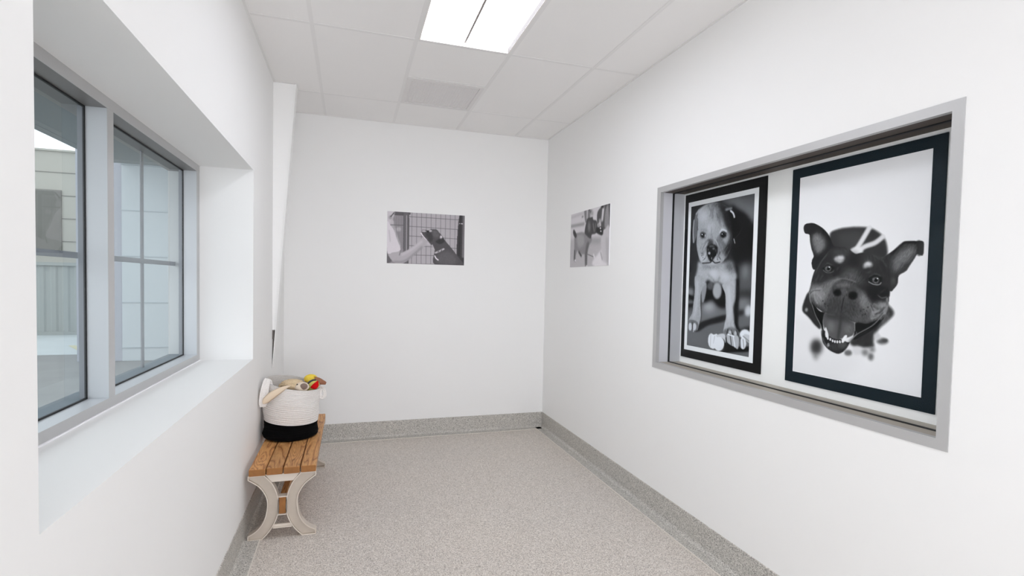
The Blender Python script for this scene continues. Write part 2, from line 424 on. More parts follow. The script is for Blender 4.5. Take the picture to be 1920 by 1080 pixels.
# face strips towards the room are a warmer grey
bm = bmesh.new()
box(bm, XF, XF + 0.0015, WY0, WY1, WZ0, NZ0); box(bm, XF, XF + 0.0015, WY0, WY1, NZ1, WZ1)
box(bm, XF - 0.0008, XF + 0.001, MY0, MY1, NZ0, NZ1); box(bm, XF - 0.0008, XF + 0.001, JY, WY1, NZ0, NZ1); box(bm, XF - 0.0008, XF + 0.001, WY0, WY0 + 0.054, NZ0, NZ1)
struct('frame_face', bm, M_alu, window1)
bm = bmesh.new(); box(bm, XF, XF + 0.006, WY0, WY1, WZ0 - 0.001, WZ0 + 0.004); struct('sealant_bead', bm, M_paper, window1)
for (a, b_) in ((WY0 + 0.054, MY0), (MY1, JY)):
    bm = bmesh.new(); g = 0.006; x0, x1 = XG - 0.004, XG + 0.003
    box(bm, x0, x1, a, a + g, NZ0, NZ1); box(bm, x0, x1, b_ - g, b_, NZ0, NZ1)
    box(bm, x0, x1, a, b_, NZ0, NZ0 + g); box(bm, x0, x1, a, b_, NZ1 - g, NZ1)
    struct('gasket', bm, M_gasket, window1)
    bm = bmesh.new(); box(bm, XG - 0.0015, XG + 0.0015, a + 0.002, b_ - 0.002, NZ0 + 0.002, NZ1 - 0.002)
    for f in list(bm.faces):
        if abs(f.calc_center_median().x - (XG + 0.0015)) > 1e-5: bm.faces.remove(f)
    struct('glass_pane', bm, M_glass, window1)
bm = bmesh.new(); box(bm, -0.426, -0.414, WY0, WY1, 1.558, 1.581)
struct('transom_bar', bm, M_sash, window1)
bm = bmesh.new(); box(bm, -0.424, -0.418, 2.983, 3.012, NZ0, 1.558); box(bm, -0.424, -0.418, 2.983, 3.012, 1.581, NZ1)
struct('glazing_bar', bm, M_sash, window1)

# ------------------------------------------------------------------ right window
IY0, IY1, IZ0, IZ1 = 1.237, 2.945, 0.996, 2.109; XB = 2.6789; XS = 2.592
P_ = 0.004
bm = bmesh.new()
box(bm, W - P_, W + 0.02, FY0, IY0, FZ0, FZ1); box(bm, W - P_, W + 0.02, IY1, FY1, FZ0, FZ1)
box(bm, W - P_, W + 0.02, IY0, IY1, FZ0, IZ0); box(bm, W - P_, W + 0.02, IY0, IY1, IZ1, FZ1)
window2 = struct('window_2', bm, M_alu)
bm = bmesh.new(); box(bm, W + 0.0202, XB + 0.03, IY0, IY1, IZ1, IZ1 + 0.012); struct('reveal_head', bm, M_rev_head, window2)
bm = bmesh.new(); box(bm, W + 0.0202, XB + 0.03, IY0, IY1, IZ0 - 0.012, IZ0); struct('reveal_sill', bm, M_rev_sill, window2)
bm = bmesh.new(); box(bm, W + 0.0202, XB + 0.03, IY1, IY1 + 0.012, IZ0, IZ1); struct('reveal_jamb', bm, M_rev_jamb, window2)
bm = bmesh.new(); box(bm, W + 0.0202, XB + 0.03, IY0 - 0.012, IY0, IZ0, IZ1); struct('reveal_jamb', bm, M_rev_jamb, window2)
bm = bmesh.new(); g = 0.004; x0, x1 = XS - 0.006, XS + 0.006
box(bm, x0, x1, IY0, IY0 + g, IZ0, IZ1); box(bm, x0, x1, IY1 - g, IY1, IZ0, IZ1)
box(bm, x0, x1, IY0, IY1, IZ0, IZ0 + g); box(bm, x0, x1, IY0, IY1, IZ1 - g, IZ1)
struct('gasket', bm, M_gasket, window2)
bm = bmesh.new()
bm.faces.new([bm.verts.new(p) for p in ((XS, IY0 + .001, IZ0 + .001), (XS, IY1 - .001, IZ0 + .001), (XS, IY1 - .001, IZ1 - .001), (XS, IY0 + .001, IZ1 - .001))])
struct('glass_pane', bm, M_glass2, window2)
bm = bmesh.new(); box(bm, XB, XB + 0.012, IY0, IY1, IZ0, IZ1); struct('backing_panel', bm, M_white_board, window2)

# ------------------------------------------------------------------ black-and-white pictures
# picture content: soft brush shapes in thousandths of the print's width
SMILING_DOG = [
 ('p',222,60,0.8,[-27,1104,416,1139,616,1367,405,1645,-13,1696]),
 ('p',228,50,0.6,[393,1399,812,1243,957,1411,628,1620]),
 ('p',60,7,1,[288,482,347,449,463,442,594,457,668,493,721,547,745,636,727,683,647,680,473,653,319,603]),
 ('p',88,25,0.6,[338,497,442,474,554,493,536,584,424,588]),
 ('p',66,16,1,[265,1357,256,1394,231,1420,197,1425,169,1406,156,1371,165,1333,191,1307,225,1303,253,1322]),
 ('p',120,14,0.7,[231,1434,228,1451,217,1463,202,1465,190,1457,185,1441,188,1424,200,1412,214,1410,226,1418]),
 ('p',50,5,1,[117,929,70,1028,68,1088,127,1134,196,1196,242,1203,173,989]),
 ('p',150,5,1,[118,1074,115,1083,109,1090,101,1090,93,1085,90,1075,93,1066,99,1060,107,1059,115,1065]),
 ('p',58,8,1,[742,996,792,1027,806,1070,749,1132,701,1186,674,1259,676,1304,593,1320,527,1320,497,1279,628,1173,744,1045]),
 ('p',110,10,0.6,[707,1087,784,1066,758,1122,700,1156]),
 ('p',95,8,1,[778,1251,770,1265,750,1275,725,1278,703,1273,695,1261,702,1248,723,1237,748,1234,769,1240]),
 ('p',75,5,1,[773,1247,770,1254,761,1260,749,1261,738,1258,734,1252,738,1244,748,1239,760,1238,769,1241]),
 ('p',110,6,1,[516,1368,511,1381,496,1391,476,1394,460,1389,453,1377,459,1364,474,1354,494,1351,510,1357]),
 ('p',215,8,1,[597,1339,590,1360,570,1374,545,1378,523,1369,514,1351,521,1330,542,1315,567,1312,588,1321]),
 ('p',130,10,1,[641,1349,637,1363,625,1374,609,1376,596,1369,590,1356,594,1341,607,1330,623,1328,635,1335]),
 ('p',110,8,1,[679,1373,676,1389,666,1400,654,1402,643,1394,638,1379,641,1363,651,1352,664,1351,675,1359]),
 ('p',205,8,1,[724,1223,720,1239,707,1250,691,1251,677,1244,672,1229,676,1213,689,1202,705,1201,718,1209]),
 ('p',120,10,1,[687,1322,684,1333,674,1341,661,1343,651,1338,646,1328,650,1317,660,1309,672,1307,683,1312]),
 ('s',222,5,1,34,[507,618,546,559,607,458]),
 ('s',220,5,1,32,[522,624,580,592,652,571,708,531]),
 ('p',230,6,1,[566,622,557,637,533,645,501,644,475,633,464,616,474,601,499,592,530,594,556,605]),
 ('p',46,2,1,[44,414,53,385,90,375,144,382,204,414,256,457,296,510,314,554,348,594,311,646,267,677,231,709,162,753,136,713,138,673,151,640,127,582,110,513,102,469,61,454]),
 ('p',132,14,0.9,[133,486,174,461,224,499,257,551,232,601,188,624,157,589,135,532]),
 ('s',40,4,0.8,14,[211,431,270,491,302,564]),
 ('p',58,2,1,[689,707,727,669,774,637,820,607,846,580,874,575,927,578,975,588,975,672,942,664,924,691,895,738,874,773,829,803,822,858,800,892,775,909,735,840,711,761]),
 ('p',126,16,0.9,[786,695,826,644,875,614,931,617,921,663,880,712,836,749,795,782]),
 ('s',40,3,0.8,16,[774,651,838,593,874,582,967,592]),
 ('s',50,4,0.8,24,[945,586,953,664]),
 ('p',95,10,0.6,[808,839,806,856,799,867,789,867,781,857,778,839,780,822,787,812,796,812,804,822]),
 ('p',54,2.5,1,[330,582,389,584,448,600,506,641,550,637,614,649,677,667,718,688,749,733,767,791,773,859,772,927,768,985,759,1044,737,1096,708,1121,668,1134,606,1142,530,1143,379,1099,268,1087,176,1036,127,993,120,934,134,888,138,854,151,798,174,742,217,687,270,617]),
 ('p',86,20,0.8,[472,627,457,640,418,646,367,644,324,634,307,619,323,606,365,599,415,602,456,613]),
 ('p',78,22,0.7,[687,682,677,696,646,704,608,703,575,693,562,677,574,663,605,655,644,657,675,667]),
 ('p',40,18,0.7,[541,687,534,717,513,735,486,734,462,715,452,684,459,653,481,635,508,637,531,656]),
 ('p',98,20,0.8,[399,788,478,752,535,779,571,861,482,841,413,831]),
 ('p',40,14,0.6,[398,767,393,798,376,818,354,818,335,798,327,766,332,734,349,715,371,716,390,735]),
 ('p',170,7,1,[332,671,367,649,416,654,420,680,393,705,359,698]),
 ('p',210,5,0.8,[411,666,407,672,395,675,381,674,369,670,364,665,368,659,380,656,394,657,406,661]),
 ('p',180,7,1,[573,720,606,700,640,718,635,736,600,743,578,747]),
 ('p',215,5,0.8,[628,718,624,724,614,727,601,727,590,723,586,717,589,711,600,707,613,708,624,712]),
 ('p',120,14,0.9,[143,866,219,870,318,831,400,812,368,885,324,972,272,1049,188,1022,136,979]),
 ('p',160,8,0.6,[130,911,182,899,233,887,210,932,145,956]),
 ('p',150,12,0.5,[184,933,247,909,274,952,226,998]),
 ('p',112,14,0.9,[540,902,618,961,662,1015,722,982,758,995,747,1054,708,1106,626,1133,572,1107,524,1017]),
 ('p',165,10,0.6,[620,1002,663,1020,695,1058,646,1101,613,1063]),
 ('p',170,6,0.6,[702,998,752,995,759,1034,736,1075,729,1026]),
 ('p',36,12,0.8,[595,922,661,980,740,957,767,898,696,870,614,881]),
 ('p',84,7,1,[326,885,355,853,425,839,505,862,563,912,609,982,645,1041,638,1102,605,1134,541,1142,485,1130,431,1087,413,1082,355,1097,274,1087,253,1036,293,963]),
 ('p',66,14,0.8,[313,984,408,969,425,1075,354,1090,286,1073]),
 ('p',66,14,0.7,[432,979,523,996,537,1068,495,1112,430,1074]),
 ('p',150,14,0.6,[564,933,620,1002,634,1062,602,1053,567,1004]),
 ('p',74,4,1,[326,907,338,870,390,850,448,850,495,867,530,908,538,949,517,980,478,981,442,960,413,950,384,959,347,948]),
 ('p',112,8,0.9,[485,870,473,878,441,884,401,885,368,880,355,872,367,864,400,858,440,858,472,862]),
 ('p',95,5,0.7,[454,920,450,935,438,945,422,945,409,936,403,921,407,906,420,897,436,896,449,905]),
 ('p',26,5,1,[407,929,402,944,386,954,365,954,348,946,340,930,346,915,363,905,383,905,400,914]),
 ('p',26,5,1,[537,946,531,963,514,974,492,975,473,965,466,948,472,931,489,920,511,919,530,929]),
 ('s',42,2,1,6,[431,963,422,1011,414,1082]),
 ('s',135,4,0.7,8,[336,840,424,822,516,846]),
 ('p',45,2,0.8,[277,1018,276,1021,273,1024,269,1024,266,1022,265,1019,266,1015,269,1013,273,1013,276,1015]),
 ('p',45,2,0.8,[303,1033,302,1037,299,1039,295,1039,292,1037,290,1034,291,1031,294,1029,298,1028,301,1030]),
 ('p',45,2,0.8,[257,997,256,1000,253,1002,249,1003,246,1001,245,998,246,994,249,992,253,992,256,994]),
 ('p',45,2,0.8,[575,1055,574,1058,571,1060,568,1060,565,1059,564,1056,565,1053,568,1051,571,1050,574,1052]),
 ('p',45,2,0.8,[596,1044,595,1047,592,1049,589,1049,586,1047,585,1044,586,1041,589,1039,592,1039,595,1041]),
 ('p',45,2,0.8,[617,1052,617,1055,614,1057,611,1058,608,1056,607,1053,608,1050,610,1048,614,1048,616,1050]),
 ('p',45,2,0.8,[587,1085,586,1088,584,1090,580,1090,577,1089,576,1086,577,1083,580,1081,583,1080,586,1082]),
 ('p',45,2,0.8,[608,1078,607,1081,605,1083,601,1084,599,1082,597,1079,598,1076,601,1074,604,1074,607,1075]),
 ('p',45,2,0.8,[627,1027,626,1030,623,1032,620,1032,617,1030,616,1027,617,1024,620,1022,623,1022,625,1024]),
 ('p',38,5,1,[343,748,334,769,307,783,274,782,246,768,234,746,243,724,270,711,304,712,331,726]),
 ('p',96,3,1,[313,746,309,760,296,768,279,768,265,759,259,745,264,732,277,724,294,724,308,733]),
 ('p',22,2,1,[303,747,300,754,294,758,285,758,278,754,275,747,278,740,284,735,293,736,300,740]),
 ('p',225,1.5,1,[303,734,302,737,299,739,295,739,292,737,291,734,292,731,295,729,299,729,302,731]),
 ('p',120,3,0.8,[279,738,277,742,272,744,266,744,261,742,259,738,260,734,265,732,271,732,276,734]),
 ('s',125,3,1,5,[244,756,275,776,317,775,336,761]),
 ('s',105,4,0.7,6,[244,730,281,705,318,720]),
 ('p',34,6,1,[716,832,708,854,684,868,652,868,625,855,614,832,623,810,649,796,680,796,706,810]),
 ('p',98,3,1,[695,834,690,847,678,856,662,856,649,848,644,834,648,821,660,812,676,812,689,821]),
 ('p',22,2,1,[685,834,682,842,676,846,668,846,661,842,658,834,660,826,667,822,675,822,682,826]),
 ('p',225,1.5,1,[687,823,686,826,684,828,681,828,678,826,677,823,678,820,680,818,683,818,686,820]),
 ('p',120,3,0.8,[663,826,661,830,657,833,651,833,646,830,644,826,646,822,650,820,656,820,661,822]),
 ('s',165,2,1,5,[619,846,655,863,694,865,709,850]),
 ('s',105,4,0.7,6,[622,810,662,790,703,805]),
 ('s',150,3,0.8,5,[133,980,142,945,183,916,233,898]),
 ('s',40,3,0.6,6,[125,957,157,922,222,915]),
 ('s',150,4,0.7,6,[662,1000,703,1013,742,996,758,956]),
 ('s',40,4,0.7,6,[663,1020,704,1037,743,1020]),
 ('s',160,3,0.6,5,[690,939,720,958,754,946]),
 ('p',24,3,1,[148,1013,176,1036,230,1078,276,1091,261,1152,270,1234,249,1211,207,1139,165,1082]),
 ('p',28,3,1,[530,1147,627,1140,697,1109,746,1070,711,1138,650,1191,578,1241,525,1268,526,1203]),
 ('p',44,2.5,1,[250,1231,257,1285,273,1328,319,1368,393,1391,439,1374,477,1330,503,1279,546,1241,650,1179,609,1215,535,1256,481,1294,423,1278,339,1268,287,1229]),
 ('p',70,9,0.8,[462,1331,450,1350,414,1366,369,1372,331,1366,316,1350,329,1330,366,1315,411,1309,448,1316]),
 ('p',105,8,0.6,[476,1314,470,1327,454,1337,432,1339,414,1334,407,1322,413,1309,430,1299,452,1296,469,1302]),
 ('p',92,3,1,[274,1091,343,1103,413,1082,485,1131,525,1148,530,1193,512,1241,457,1265,399,1280,345,1276,300,1239,266,1185,261,1132]),
 ('p',62,12,0.8,[281,1089,413,1081,519,1147,416,1139,307,1132]),
 ('s',60,8,1,16,[416,1088,411,1161,397,1274]),
 ('p',118,12,0.8,[364,1187,359,1213,344,1230,325,1232,308,1218,301,1193,305,1166,321,1149,340,1148,357,1162]),
 ('p',112,12,0.8,[506,1195,501,1215,487,1229,469,1231,454,1220,447,1200,452,1180,466,1167,484,1165,499,1176]),
 ('s',150,2,0.9,6,[157,1035,193,1114,246,1197,253,1252]),
 ('s',150,2,0.8,6,[745,1054,700,1113,649,1163,545,1230,494,1285]),
 ('s',60,1,0.8,3,[171,1068,206,1134]),
 ('p',228,2,1,[283,1207,296,1209,317,1270,290,1275]),
 ('p',235,2,1,[426,1290,445,1254,468,1241,467,1264,441,1304]),
 ('p',218,1.2,1,[319,1283,318,1289,314,1294,309,1294,305,1291,303,1285,304,1278,308,1274,313,1273,317,1277]),
 ('p',218,1.2,1,[340,1288,339,1295,335,1299,330,1300,326,1296,324,1290,326,1283,329,1279,334,1278,338,1282]),
 ('p',218,1.2,1,[360,1297,359,1303,355,1307,350,1308,346,1305,344,1299,346,1292,349,1287,354,1287,358,1290]),
 ('p',218,1.2,1,[379,1301,378,1307,375,1312,370,1312,366,1309,364,1303,365,1296,369,1292,374,1291,378,1295]),
 ('p',218,1.2,1,[400,1301,398,1307,395,1311,390,1312,386,1308,384,1302,385,1296,389,1292,394,1291,398,1294]),
 ('p',218,1.2,1,[421,1298,420,1304,416,1309,411,1309,407,1306,406,1300,407,1293,410,1289,415,1288,419,1292]),
 ('p',170,3,0.8,[328,1332,327,1341,321,1348,315,1348,309,1344,306,1335,308,1326,313,1319,320,1319,326,1323]),
 ('s',180,1,0.8,3,[525,1148,531,1205]),
 ('s',165,3,0.6,6,[481,1281,535,1239,544,1212]),
 ('s',150,3,0.5,8,[265,1285,286,1326,312,1351]),
 ('s',172,3,0.7,6,[125,934,134,991,154,1030]),
 ('s',172,3,0.7,6,[171,944,186,989,207,1021]),
 ('s',172,3,0.7,6,[755,956,761,1005,747,1066,718,1107]),
 ('s',172,3,0.7,6,[665,1060,697,1048,725,1014]),
 ('s',172,3,0.7,6,[651,1106,687,1093,706,1072]),
 ('s',36,3,0.7,6,[160,979,174,1012]),
 ('s',36,3,0.7,6,[676,1074,710,1057,736,1026]),
 ('s',36,3,0.7,6,[642,1011,664,1050]),
 ('s',36,3,0.7,6,[738,918,754,946]),
 ('s',105,4,0.6,6,[217,831,241,798]),
 ('s',105,4,0.6,6,[179,843,203,798]),
 ('s',105,4,0.6,6,[709,919,737,898]),
 ('s',105,4,0.6,6,[362,756,373,734]),
 ('s',105,4,0.6,6,[610,780,630,770]),
 ('s',105,3,0.5,7,[176,775,217,698,271,634]),
 ('s',100,4,0.5,8,[646,661,708,693,745,742]),
 ('s',120,2,0.6,4,[111,524,130,582,151,640]),
 ('s',120,2,0.6,4,[824,801,874,768,922,691]),
 ('p',150,14,0.5,[243,964,237,991,219,1008,195,1009,175,993,166,967,172,940,191,923,215,923,234,938]),
 ('p',150,14,0.4,[612,962,608,986,596,1001,581,1002,567,987,561,964,565,939,577,924,593,924,606,938]),
 ('p',140,12,0.5,[733,1016,729,1039,714,1054,696,1056,680,1042,673,1019,678,996,692,980,711,980,726,993]),
]
PUPPY = [
 ('p',120,40,1,[302,2,721,-23,1028,-37,1060,360,886,236,675,110,448,3]),
 ('p',82,30,0.5,[770,-70,1040,-44,1037,131,853,70]),
 ('p',40,14,1,[648,106,793,139,897,203,974,290,1026,384,1030,692,823,714,699,589]),
 ('p',98,30,1,[811,732,1032,728,1026,1091,829,1100]),
 ('p',150,25,0.9,[939,780,936,822,921,848,901,848,884,822,875,779,879,736,894,710,914,711,931,737]),
 ('p',44,20,0.7,[824,989,1020,976,1013,1074,829,1100]),
 ('p',112,25,1,[-49,1277,285,1144,644,1079,1025,1073,1031,1670,-45,1683]),
 ('p',128,40,0.8,[288,1205,606,1157,625,1252,217,1331]),
 ('p',125,40,0.5,[-3,1508,302,1477,353,1572,4,1635]),
 ('p',178,28,1,[472,1155,454,1185,404,1205,339,1209,285,1194,263,1165,282,1135,334,1114,399,1111,451,1127]),
 ('p',26,15,1,[301,871,608,909,653,1136,536,1151,416,1069,283,1104]),
 ('p',135,14,1,[100,1007,90,1038,60,1058,21,1059,-12,1041,-26,1010,-15,979,16,959,55,959,87,977]),
 ('s',28,8,1,28,[-10,1052,124,1084]),
 ('p',140,12,1,[101,1122,91,1131,62,1137,27,1139,-3,1135,-15,1127,-4,1117,25,1111,61,1109,90,1114]),
 ('s',30,8,1,20,[-4,1168,79,1159]),
 ('p',46,8,1,[187,1365,624,1238,628,1300,373,1369,223,1444,143,1451]),
 ('p',60,12,1,[844,1384,1002,1325,1004,1369,871,1409]),
 ('p',195,10,1,[1012,1167,1005,1200,982,1222,952,1224,926,1205,915,1173,923,1140,946,1118,976,1116,1001,1135]),
 ('p',130,14,0.9,[829,1081,953,1067,909,1169,833,1173]),
 ('p',56,12,1,[821,1183,909,1169,898,1215,823,1229]),
 ('p',44,10,1,[650,681,784,704,815,824,832,1146,822,1331,759,1243,718,964]),
 ('p',168,8,1,[572,976,561,1030,526,1065,480,1067,441,1034,424,980,435,924,471,890,517,890,556,923]),
 ('p',98,8,1,[439,930,429,956,402,973,367,974,338,958,326,932,335,905,363,888,398,888,427,904]),
 ('p',150,5,1,[235,933,310,892,322,972,290,1093,249,1110]),
 ('p',174,12,1,[158,656,229,659,526,677,703,664,760,759,792,824,769,916,690,936,595,928,508,883,451,898,392,883,331,861,273,922,141,944,112,851,147,748]),
 ('p',80,25,0.8,[622,661,730,674,760,759,682,776,612,728]),
 ('p',125,16,0.8,[542,716,513,730,434,736,334,734,249,724,216,709,248,695,331,689,432,691,512,702]),
 ('p',205,18,0.6,[504,793,492,827,457,849,412,849,374,827,357,792,370,757,406,736,451,737,488,759]),
 ('p',200,18,0.6,[698,823,684,851,645,868,594,868,551,851,533,823,548,794,589,777,640,778,681,796]),
 ('s',110,8,0.6,10,[343,802,420,851,466,891]),
 ('s',110,8,0.6,10,[534,832,508,871]),
 ('p',166,3,1,[118,820,287,831,262,932,227,1025,232,1177,248,1278,222,1362,193,1426,175,1440,43,1421,22,1336,84,1248,101,1122,118,976]),
 ('s',205,14,0.6,26,[161,872,158,1129,118,1287]),
 ('s',60,4,0.9,8,[229,1116,248,1278,205,1415]),
 ('p',120,4,1,[15,1347,104,1330,189,1354,201,1415,159,1452,111,1461,25,1454]),
 ('p',205,3,1,[85,1410,81,1437,66,1455,47,1457,30,1442,23,1415,27,1388,42,1369,62,1368,78,1383]),
 ('p',200,3,1,[166,1403,162,1428,146,1446,126,1448,109,1433,102,1408,107,1382,122,1365,142,1363,159,1378]),
 ('s',60,3,1,7,[93,1362,103,1455]),
 ('s',225,1.5,1,6,[110,1439,116,1466]),
 ('p',176,3,1,[580,909,766,870,810,925,802,1055,782,1130,792,1222,791,1315,844,1384,862,1440,635,1444,630,1347,653,1250,640,1137,627,1013]),
 ('s',205,14,0.6,30,[677,946,701,1134,694,1266]),
 ('s',42,8,1,32,[803,870,804,1055,780,1148,793,1240,809,1323,851,1393]),
 ('p',110,6,0.8,[633,1395,738,1357,844,1384,859,1438,635,1443]),
 ('s',50,3,1,9,[687,1385,673,1443]),
 ('s',50,3,1,9,[734,1390,776,1452]),
 ('s',50,3,1,9,[812,1387,847,1444]),
 ('p',190,4,1,[743,1418,740,1434,730,1446,717,1447,705,1438,700,1422,704,1405,714,1394,727,1392,738,1401]),
 ('p',185,4,1,[820,1414,817,1431,808,1442,796,1443,786,1434,781,1418,784,1402,793,1391,805,1390,815,1399]),
 ('p',34,6,1,[530,1590,693,1522,852,1550,1001,1531,1003,1576,804,1611,576,1642]),
 ('p',228,3,1,[384,1493,422,1454,466,1463,527,1459,502,1603,418,1612,381,1559]),
 ('s',160,2,0.7,6,[422,1464,418,1604]),
 ('s',150,2,0.7,6,[484,1478,471,1558]),
 ('p',200,3,1,[496,1476,593,1439,649,1451,667,1535,624,1492]),
 ('p',233,3,1,[637,1546,625,1592,586,1625,535,1632,493,1609,474,1565,488,1517,528,1485,578,1479,620,1503]),
 ('p',190,18,0.6,[636,1596,628,1614,604,1627,574,1631,549,1624,538,1608,547,1590,571,1576,601,1573,626,1580]),
 ('p',180,3,1,[676,1436,769,1438,847,1450,846,1571,788,1559,687,1523]),
 ('s',70,3,1,8,[722,1434,748,1544]),
 ('s',235,2,1,8,[770,1448,801,1556]),
 ('s',50,3,1,12,[664,1478,675,1553]),
 ('s',240,2,1,7,[689,1437,783,1451]),
 ('p',216,3,1,[957,1500,951,1537,930,1562,902,1566,879,1546,868,1511,875,1473,896,1448,924,1445,947,1465]),
 ('s',80,3,1,8,[867,1456,878,1546]),
 ('s',130,2,1,6,[911,1460,928,1549]),
 ('p',222,4,1,[1006,1405,994,1435,960,1457,916,1462,879,1447,863,1419,876,1388,911,1367,955,1363,991,1377]),
 ('p',195,4,1,[921,1413,1013,1422,1011,1494,948,1465]),
 ('s',120,3,1,6,[910,1433,998,1477]),
 ('p',162,4,1,[119,69,196,28,287,5,391,5,492,24,578,64,635,105,677,157,685,261,703,402,685,513,646,586,568,669,484,692,382,685,229,671,162,587,123,459,123,305,109,191]),
 ('p',50,16,1,[463,5,592,61,689,131,716,403,697,552,620,623,588,527,652,455,662,380,589,279,558,219,497,116]),
 ('p',85,16,0.8,[536,54,521,65,478,68,425,61,380,46,363,30,379,19,422,16,476,23,519,38]),
 ('p',100,16,0.7,[555,161,546,194,519,212,484,208,454,184,442,148,451,115,479,97,514,102,543,126]),
 ('p',112,3,1,[135,63,117,151,130,285,106,376,73,432,50,415,49,288,60,175,88,96]),
 ('s',185,3,1,9,[59,165,50,299,66,423]),
 ('s',180,4,0.8,14,[96,97,135,66]),
 ('s',50,4,0.8,8,[126,152,130,285]),
 ('p',34,6,1,[594,109,647,97,729,145,786,244,819,338,772,426,746,475,719,459,685,307,652,182]),
 ('s',205,3,1,15,[665,132,704,162,724,204]),
 ('s',140,6,1,20,[594,109,675,108]),
 ('s',180,2,1,7,[728,432,746,478]),
 ('s',78,2,1,4,[847,314,806,383,744,424]),
 ('s',70,2,1,4,[772,214,839,286]),
 ('p',192,25,0.8,[304,142,291,184,253,207,203,202,161,170,142,123,156,79,195,57,246,63,287,96]),
 ('s',105,10,0.7,16,[382,52,378,180]),
 ('p',190,18,0.6,[420,282,410,316,382,335,345,332,314,307,300,271,310,237,339,218,376,222,407,246]),
 ('s',120,8,0.6,10,[186,301,225,289,295,310]),
 ('s',95,8,0.5,12,[488,221,520,282]),
 ('p',60,7,1,[278,357,269,376,245,387,214,384,189,370,178,349,187,329,211,319,242,321,267,336]),
 ('p',20,3,1,[258,357,253,369,239,375,222,373,208,365,202,353,206,341,220,335,237,336,252,345]),
 ('p',95,3,0.7,[253,363,251,367,245,370,238,369,231,366,229,361,231,356,237,354,244,355,251,358]),
 ('p',235,1.5,1,[225,344,223,348,218,350,213,349,208,347,206,343,207,339,212,338,218,338,223,341]),
 ('p',185,3,1,[278,361,276,370,272,376,266,375,262,369,259,359,261,350,265,345,271,345,276,351]),
 ('s',80,4,1,5,[177,328,219,319,274,340]),
 ('s',120,4,0.8,5,[191,382,238,394,276,384]),
 ('s',205,5,1,14,[512,351,543,318,613,343]),
 ('s',70,3,1,6,[524,359,565,342,614,367]),
 ('p',42,7,1,[613,383,605,401,581,411,550,409,524,395,513,375,522,356,547,347,578,349,603,363]),
 ('p',14,3,1,[586,382,582,393,570,398,554,397,541,389,536,378,540,367,552,361,568,362,581,370]),
 ('p',80,3,0.6,[584,387,582,392,576,394,569,393,564,390,561,385,563,381,569,379,576,379,581,383]),
 ('p',235,1.5,1,[556,368,555,371,551,373,546,372,541,370,539,366,541,363,545,361,550,362,554,364]),
 ('s',150,4,0.8,7,[519,409,569,420,609,409]),
 ('p',70,9,0.9,[412,453,404,478,380,492,349,490,322,473,311,446,320,421,344,407,376,409,402,427]),
 ('s',95,5,0.7,7,[330,403,268,459,229,517]),
 ('s',95,5,0.7,7,[350,419,296,480,272,539]),
 ('s',95,5,0.7,7,[308,411,234,456,197,505]),
 ('s',95,5,0.7,7,[390,417,370,455]),
 ('s',58,9,0.6,14,[463,422,516,484,576,574]),
 ('s',58,9,0.6,14,[483,404,551,477,617,566]),
 ('s',58,9,0.6,14,[442,440,489,511,535,581]),
 ('s',58,9,0.6,14,[504,387,571,459,636,529]),
 ('s',195,4,0.8,7,[434,415,475,462,491,497]),
 ('s',195,4,0.8,7,[324,432,278,489]),
 ('s',195,4,0.8,7,[255,427,216,486]),
 ('s',125,3,0.7,5,[590,574,642,511]),
 ('s',125,3,0.7,5,[620,623,671,550]),
 ('s',125,3,0.7,5,[574,526,620,491]),
 ('s',125,3,0.7,5,[608,642,640,605]),
 ('p',186,10,0.9,[313,606,303,640,272,660,232,659,198,636,183,601,194,567,226,547,266,549,299,572]),
 ('p',176,8,0.9,[536,630,528,654,505,669,475,668,450,652,439,626,447,601,471,586,501,588,526,604]),
 ('p',112,8,0.7,[261,564,256,579,243,588,226,587,211,577,205,561,209,546,223,537,240,538,255,548]),
 ('p',190,8,0.8,[484,686,465,693,414,697,350,695,297,689,276,680,296,672,349,669,413,671,464,677]),
 ('p',40,5,1,[301,493,341,468,415,468,477,501,480,560,453,599,402,646,368,655,333,614,308,561]),
 ('p',110,5,0.8,[436,491,427,497,402,500,371,498,346,492,336,485,345,478,370,475,401,477,426,483]),
 ('p',175,3,1,[368,564,365,573,355,578,343,578,333,572,329,562,332,553,342,548,354,548,364,554]),
 ('p',120,4,0.9,[440,518,436,525,425,529,410,528,399,523,394,516,398,509,409,505,424,506,436,511]),
 ('p',14,3,1,[349,591,346,598,340,602,331,601,325,597,321,590,324,583,330,579,339,579,346,584]),
 ('p',16,3,1,[461,583,457,591,446,595,432,595,420,589,415,581,419,573,430,568,444,569,456,575]),
 ('p',150,3,0.8,[401,622,399,631,394,635,388,635,382,630,380,622,382,614,386,609,393,609,398,614]),
 ('p',120,4,0.6,[342,523,340,531,333,536,325,535,318,530,315,521,317,513,324,509,332,509,339,515]),
 ('p',100,4,0.7,[469,539,467,548,460,554,451,553,443,547,440,538,442,529,449,523,458,524,466,530]),
 ('s',46,3,1,8,[237,671,306,671,369,668,402,649,454,675,528,666]),
 ('s',70,4,0.8,8,[520,561,508,600,538,639]),
 ('s',44,3,0.7,6,[483,540,494,609]),
 ('s',60,3,0.6,6,[308,561,288,610,243,639]),
 ('s',60,3,0.7,6,[472,598,496,647]),
 ('s',205,6,0.6,10,[151,83,197,48,272,23]),
 ('s',95,6,0.5,10,[303,22,351,98,339,156]),
 ('s',100,6,0.6,10,[438,70,456,150,503,222]),
 ('s',200,8,0.5,12,[315,252,333,314]),
 ('s',110,5,0.6,7,[376,278,372,347,396,398]),
 ('p',80,2,0.8,[231,557,230,560,226,562,221,562,217,560,216,557,217,554,221,552,225,552,229,554]),
 ('p',80,2,0.8,[225,587,224,590,220,592,215,592,211,590,209,587,211,584,214,582,219,582,223,584]),
 ('p',80,2,0.8,[249,609,248,612,244,613,239,613,235,611,234,608,235,605,239,603,244,604,248,606]),
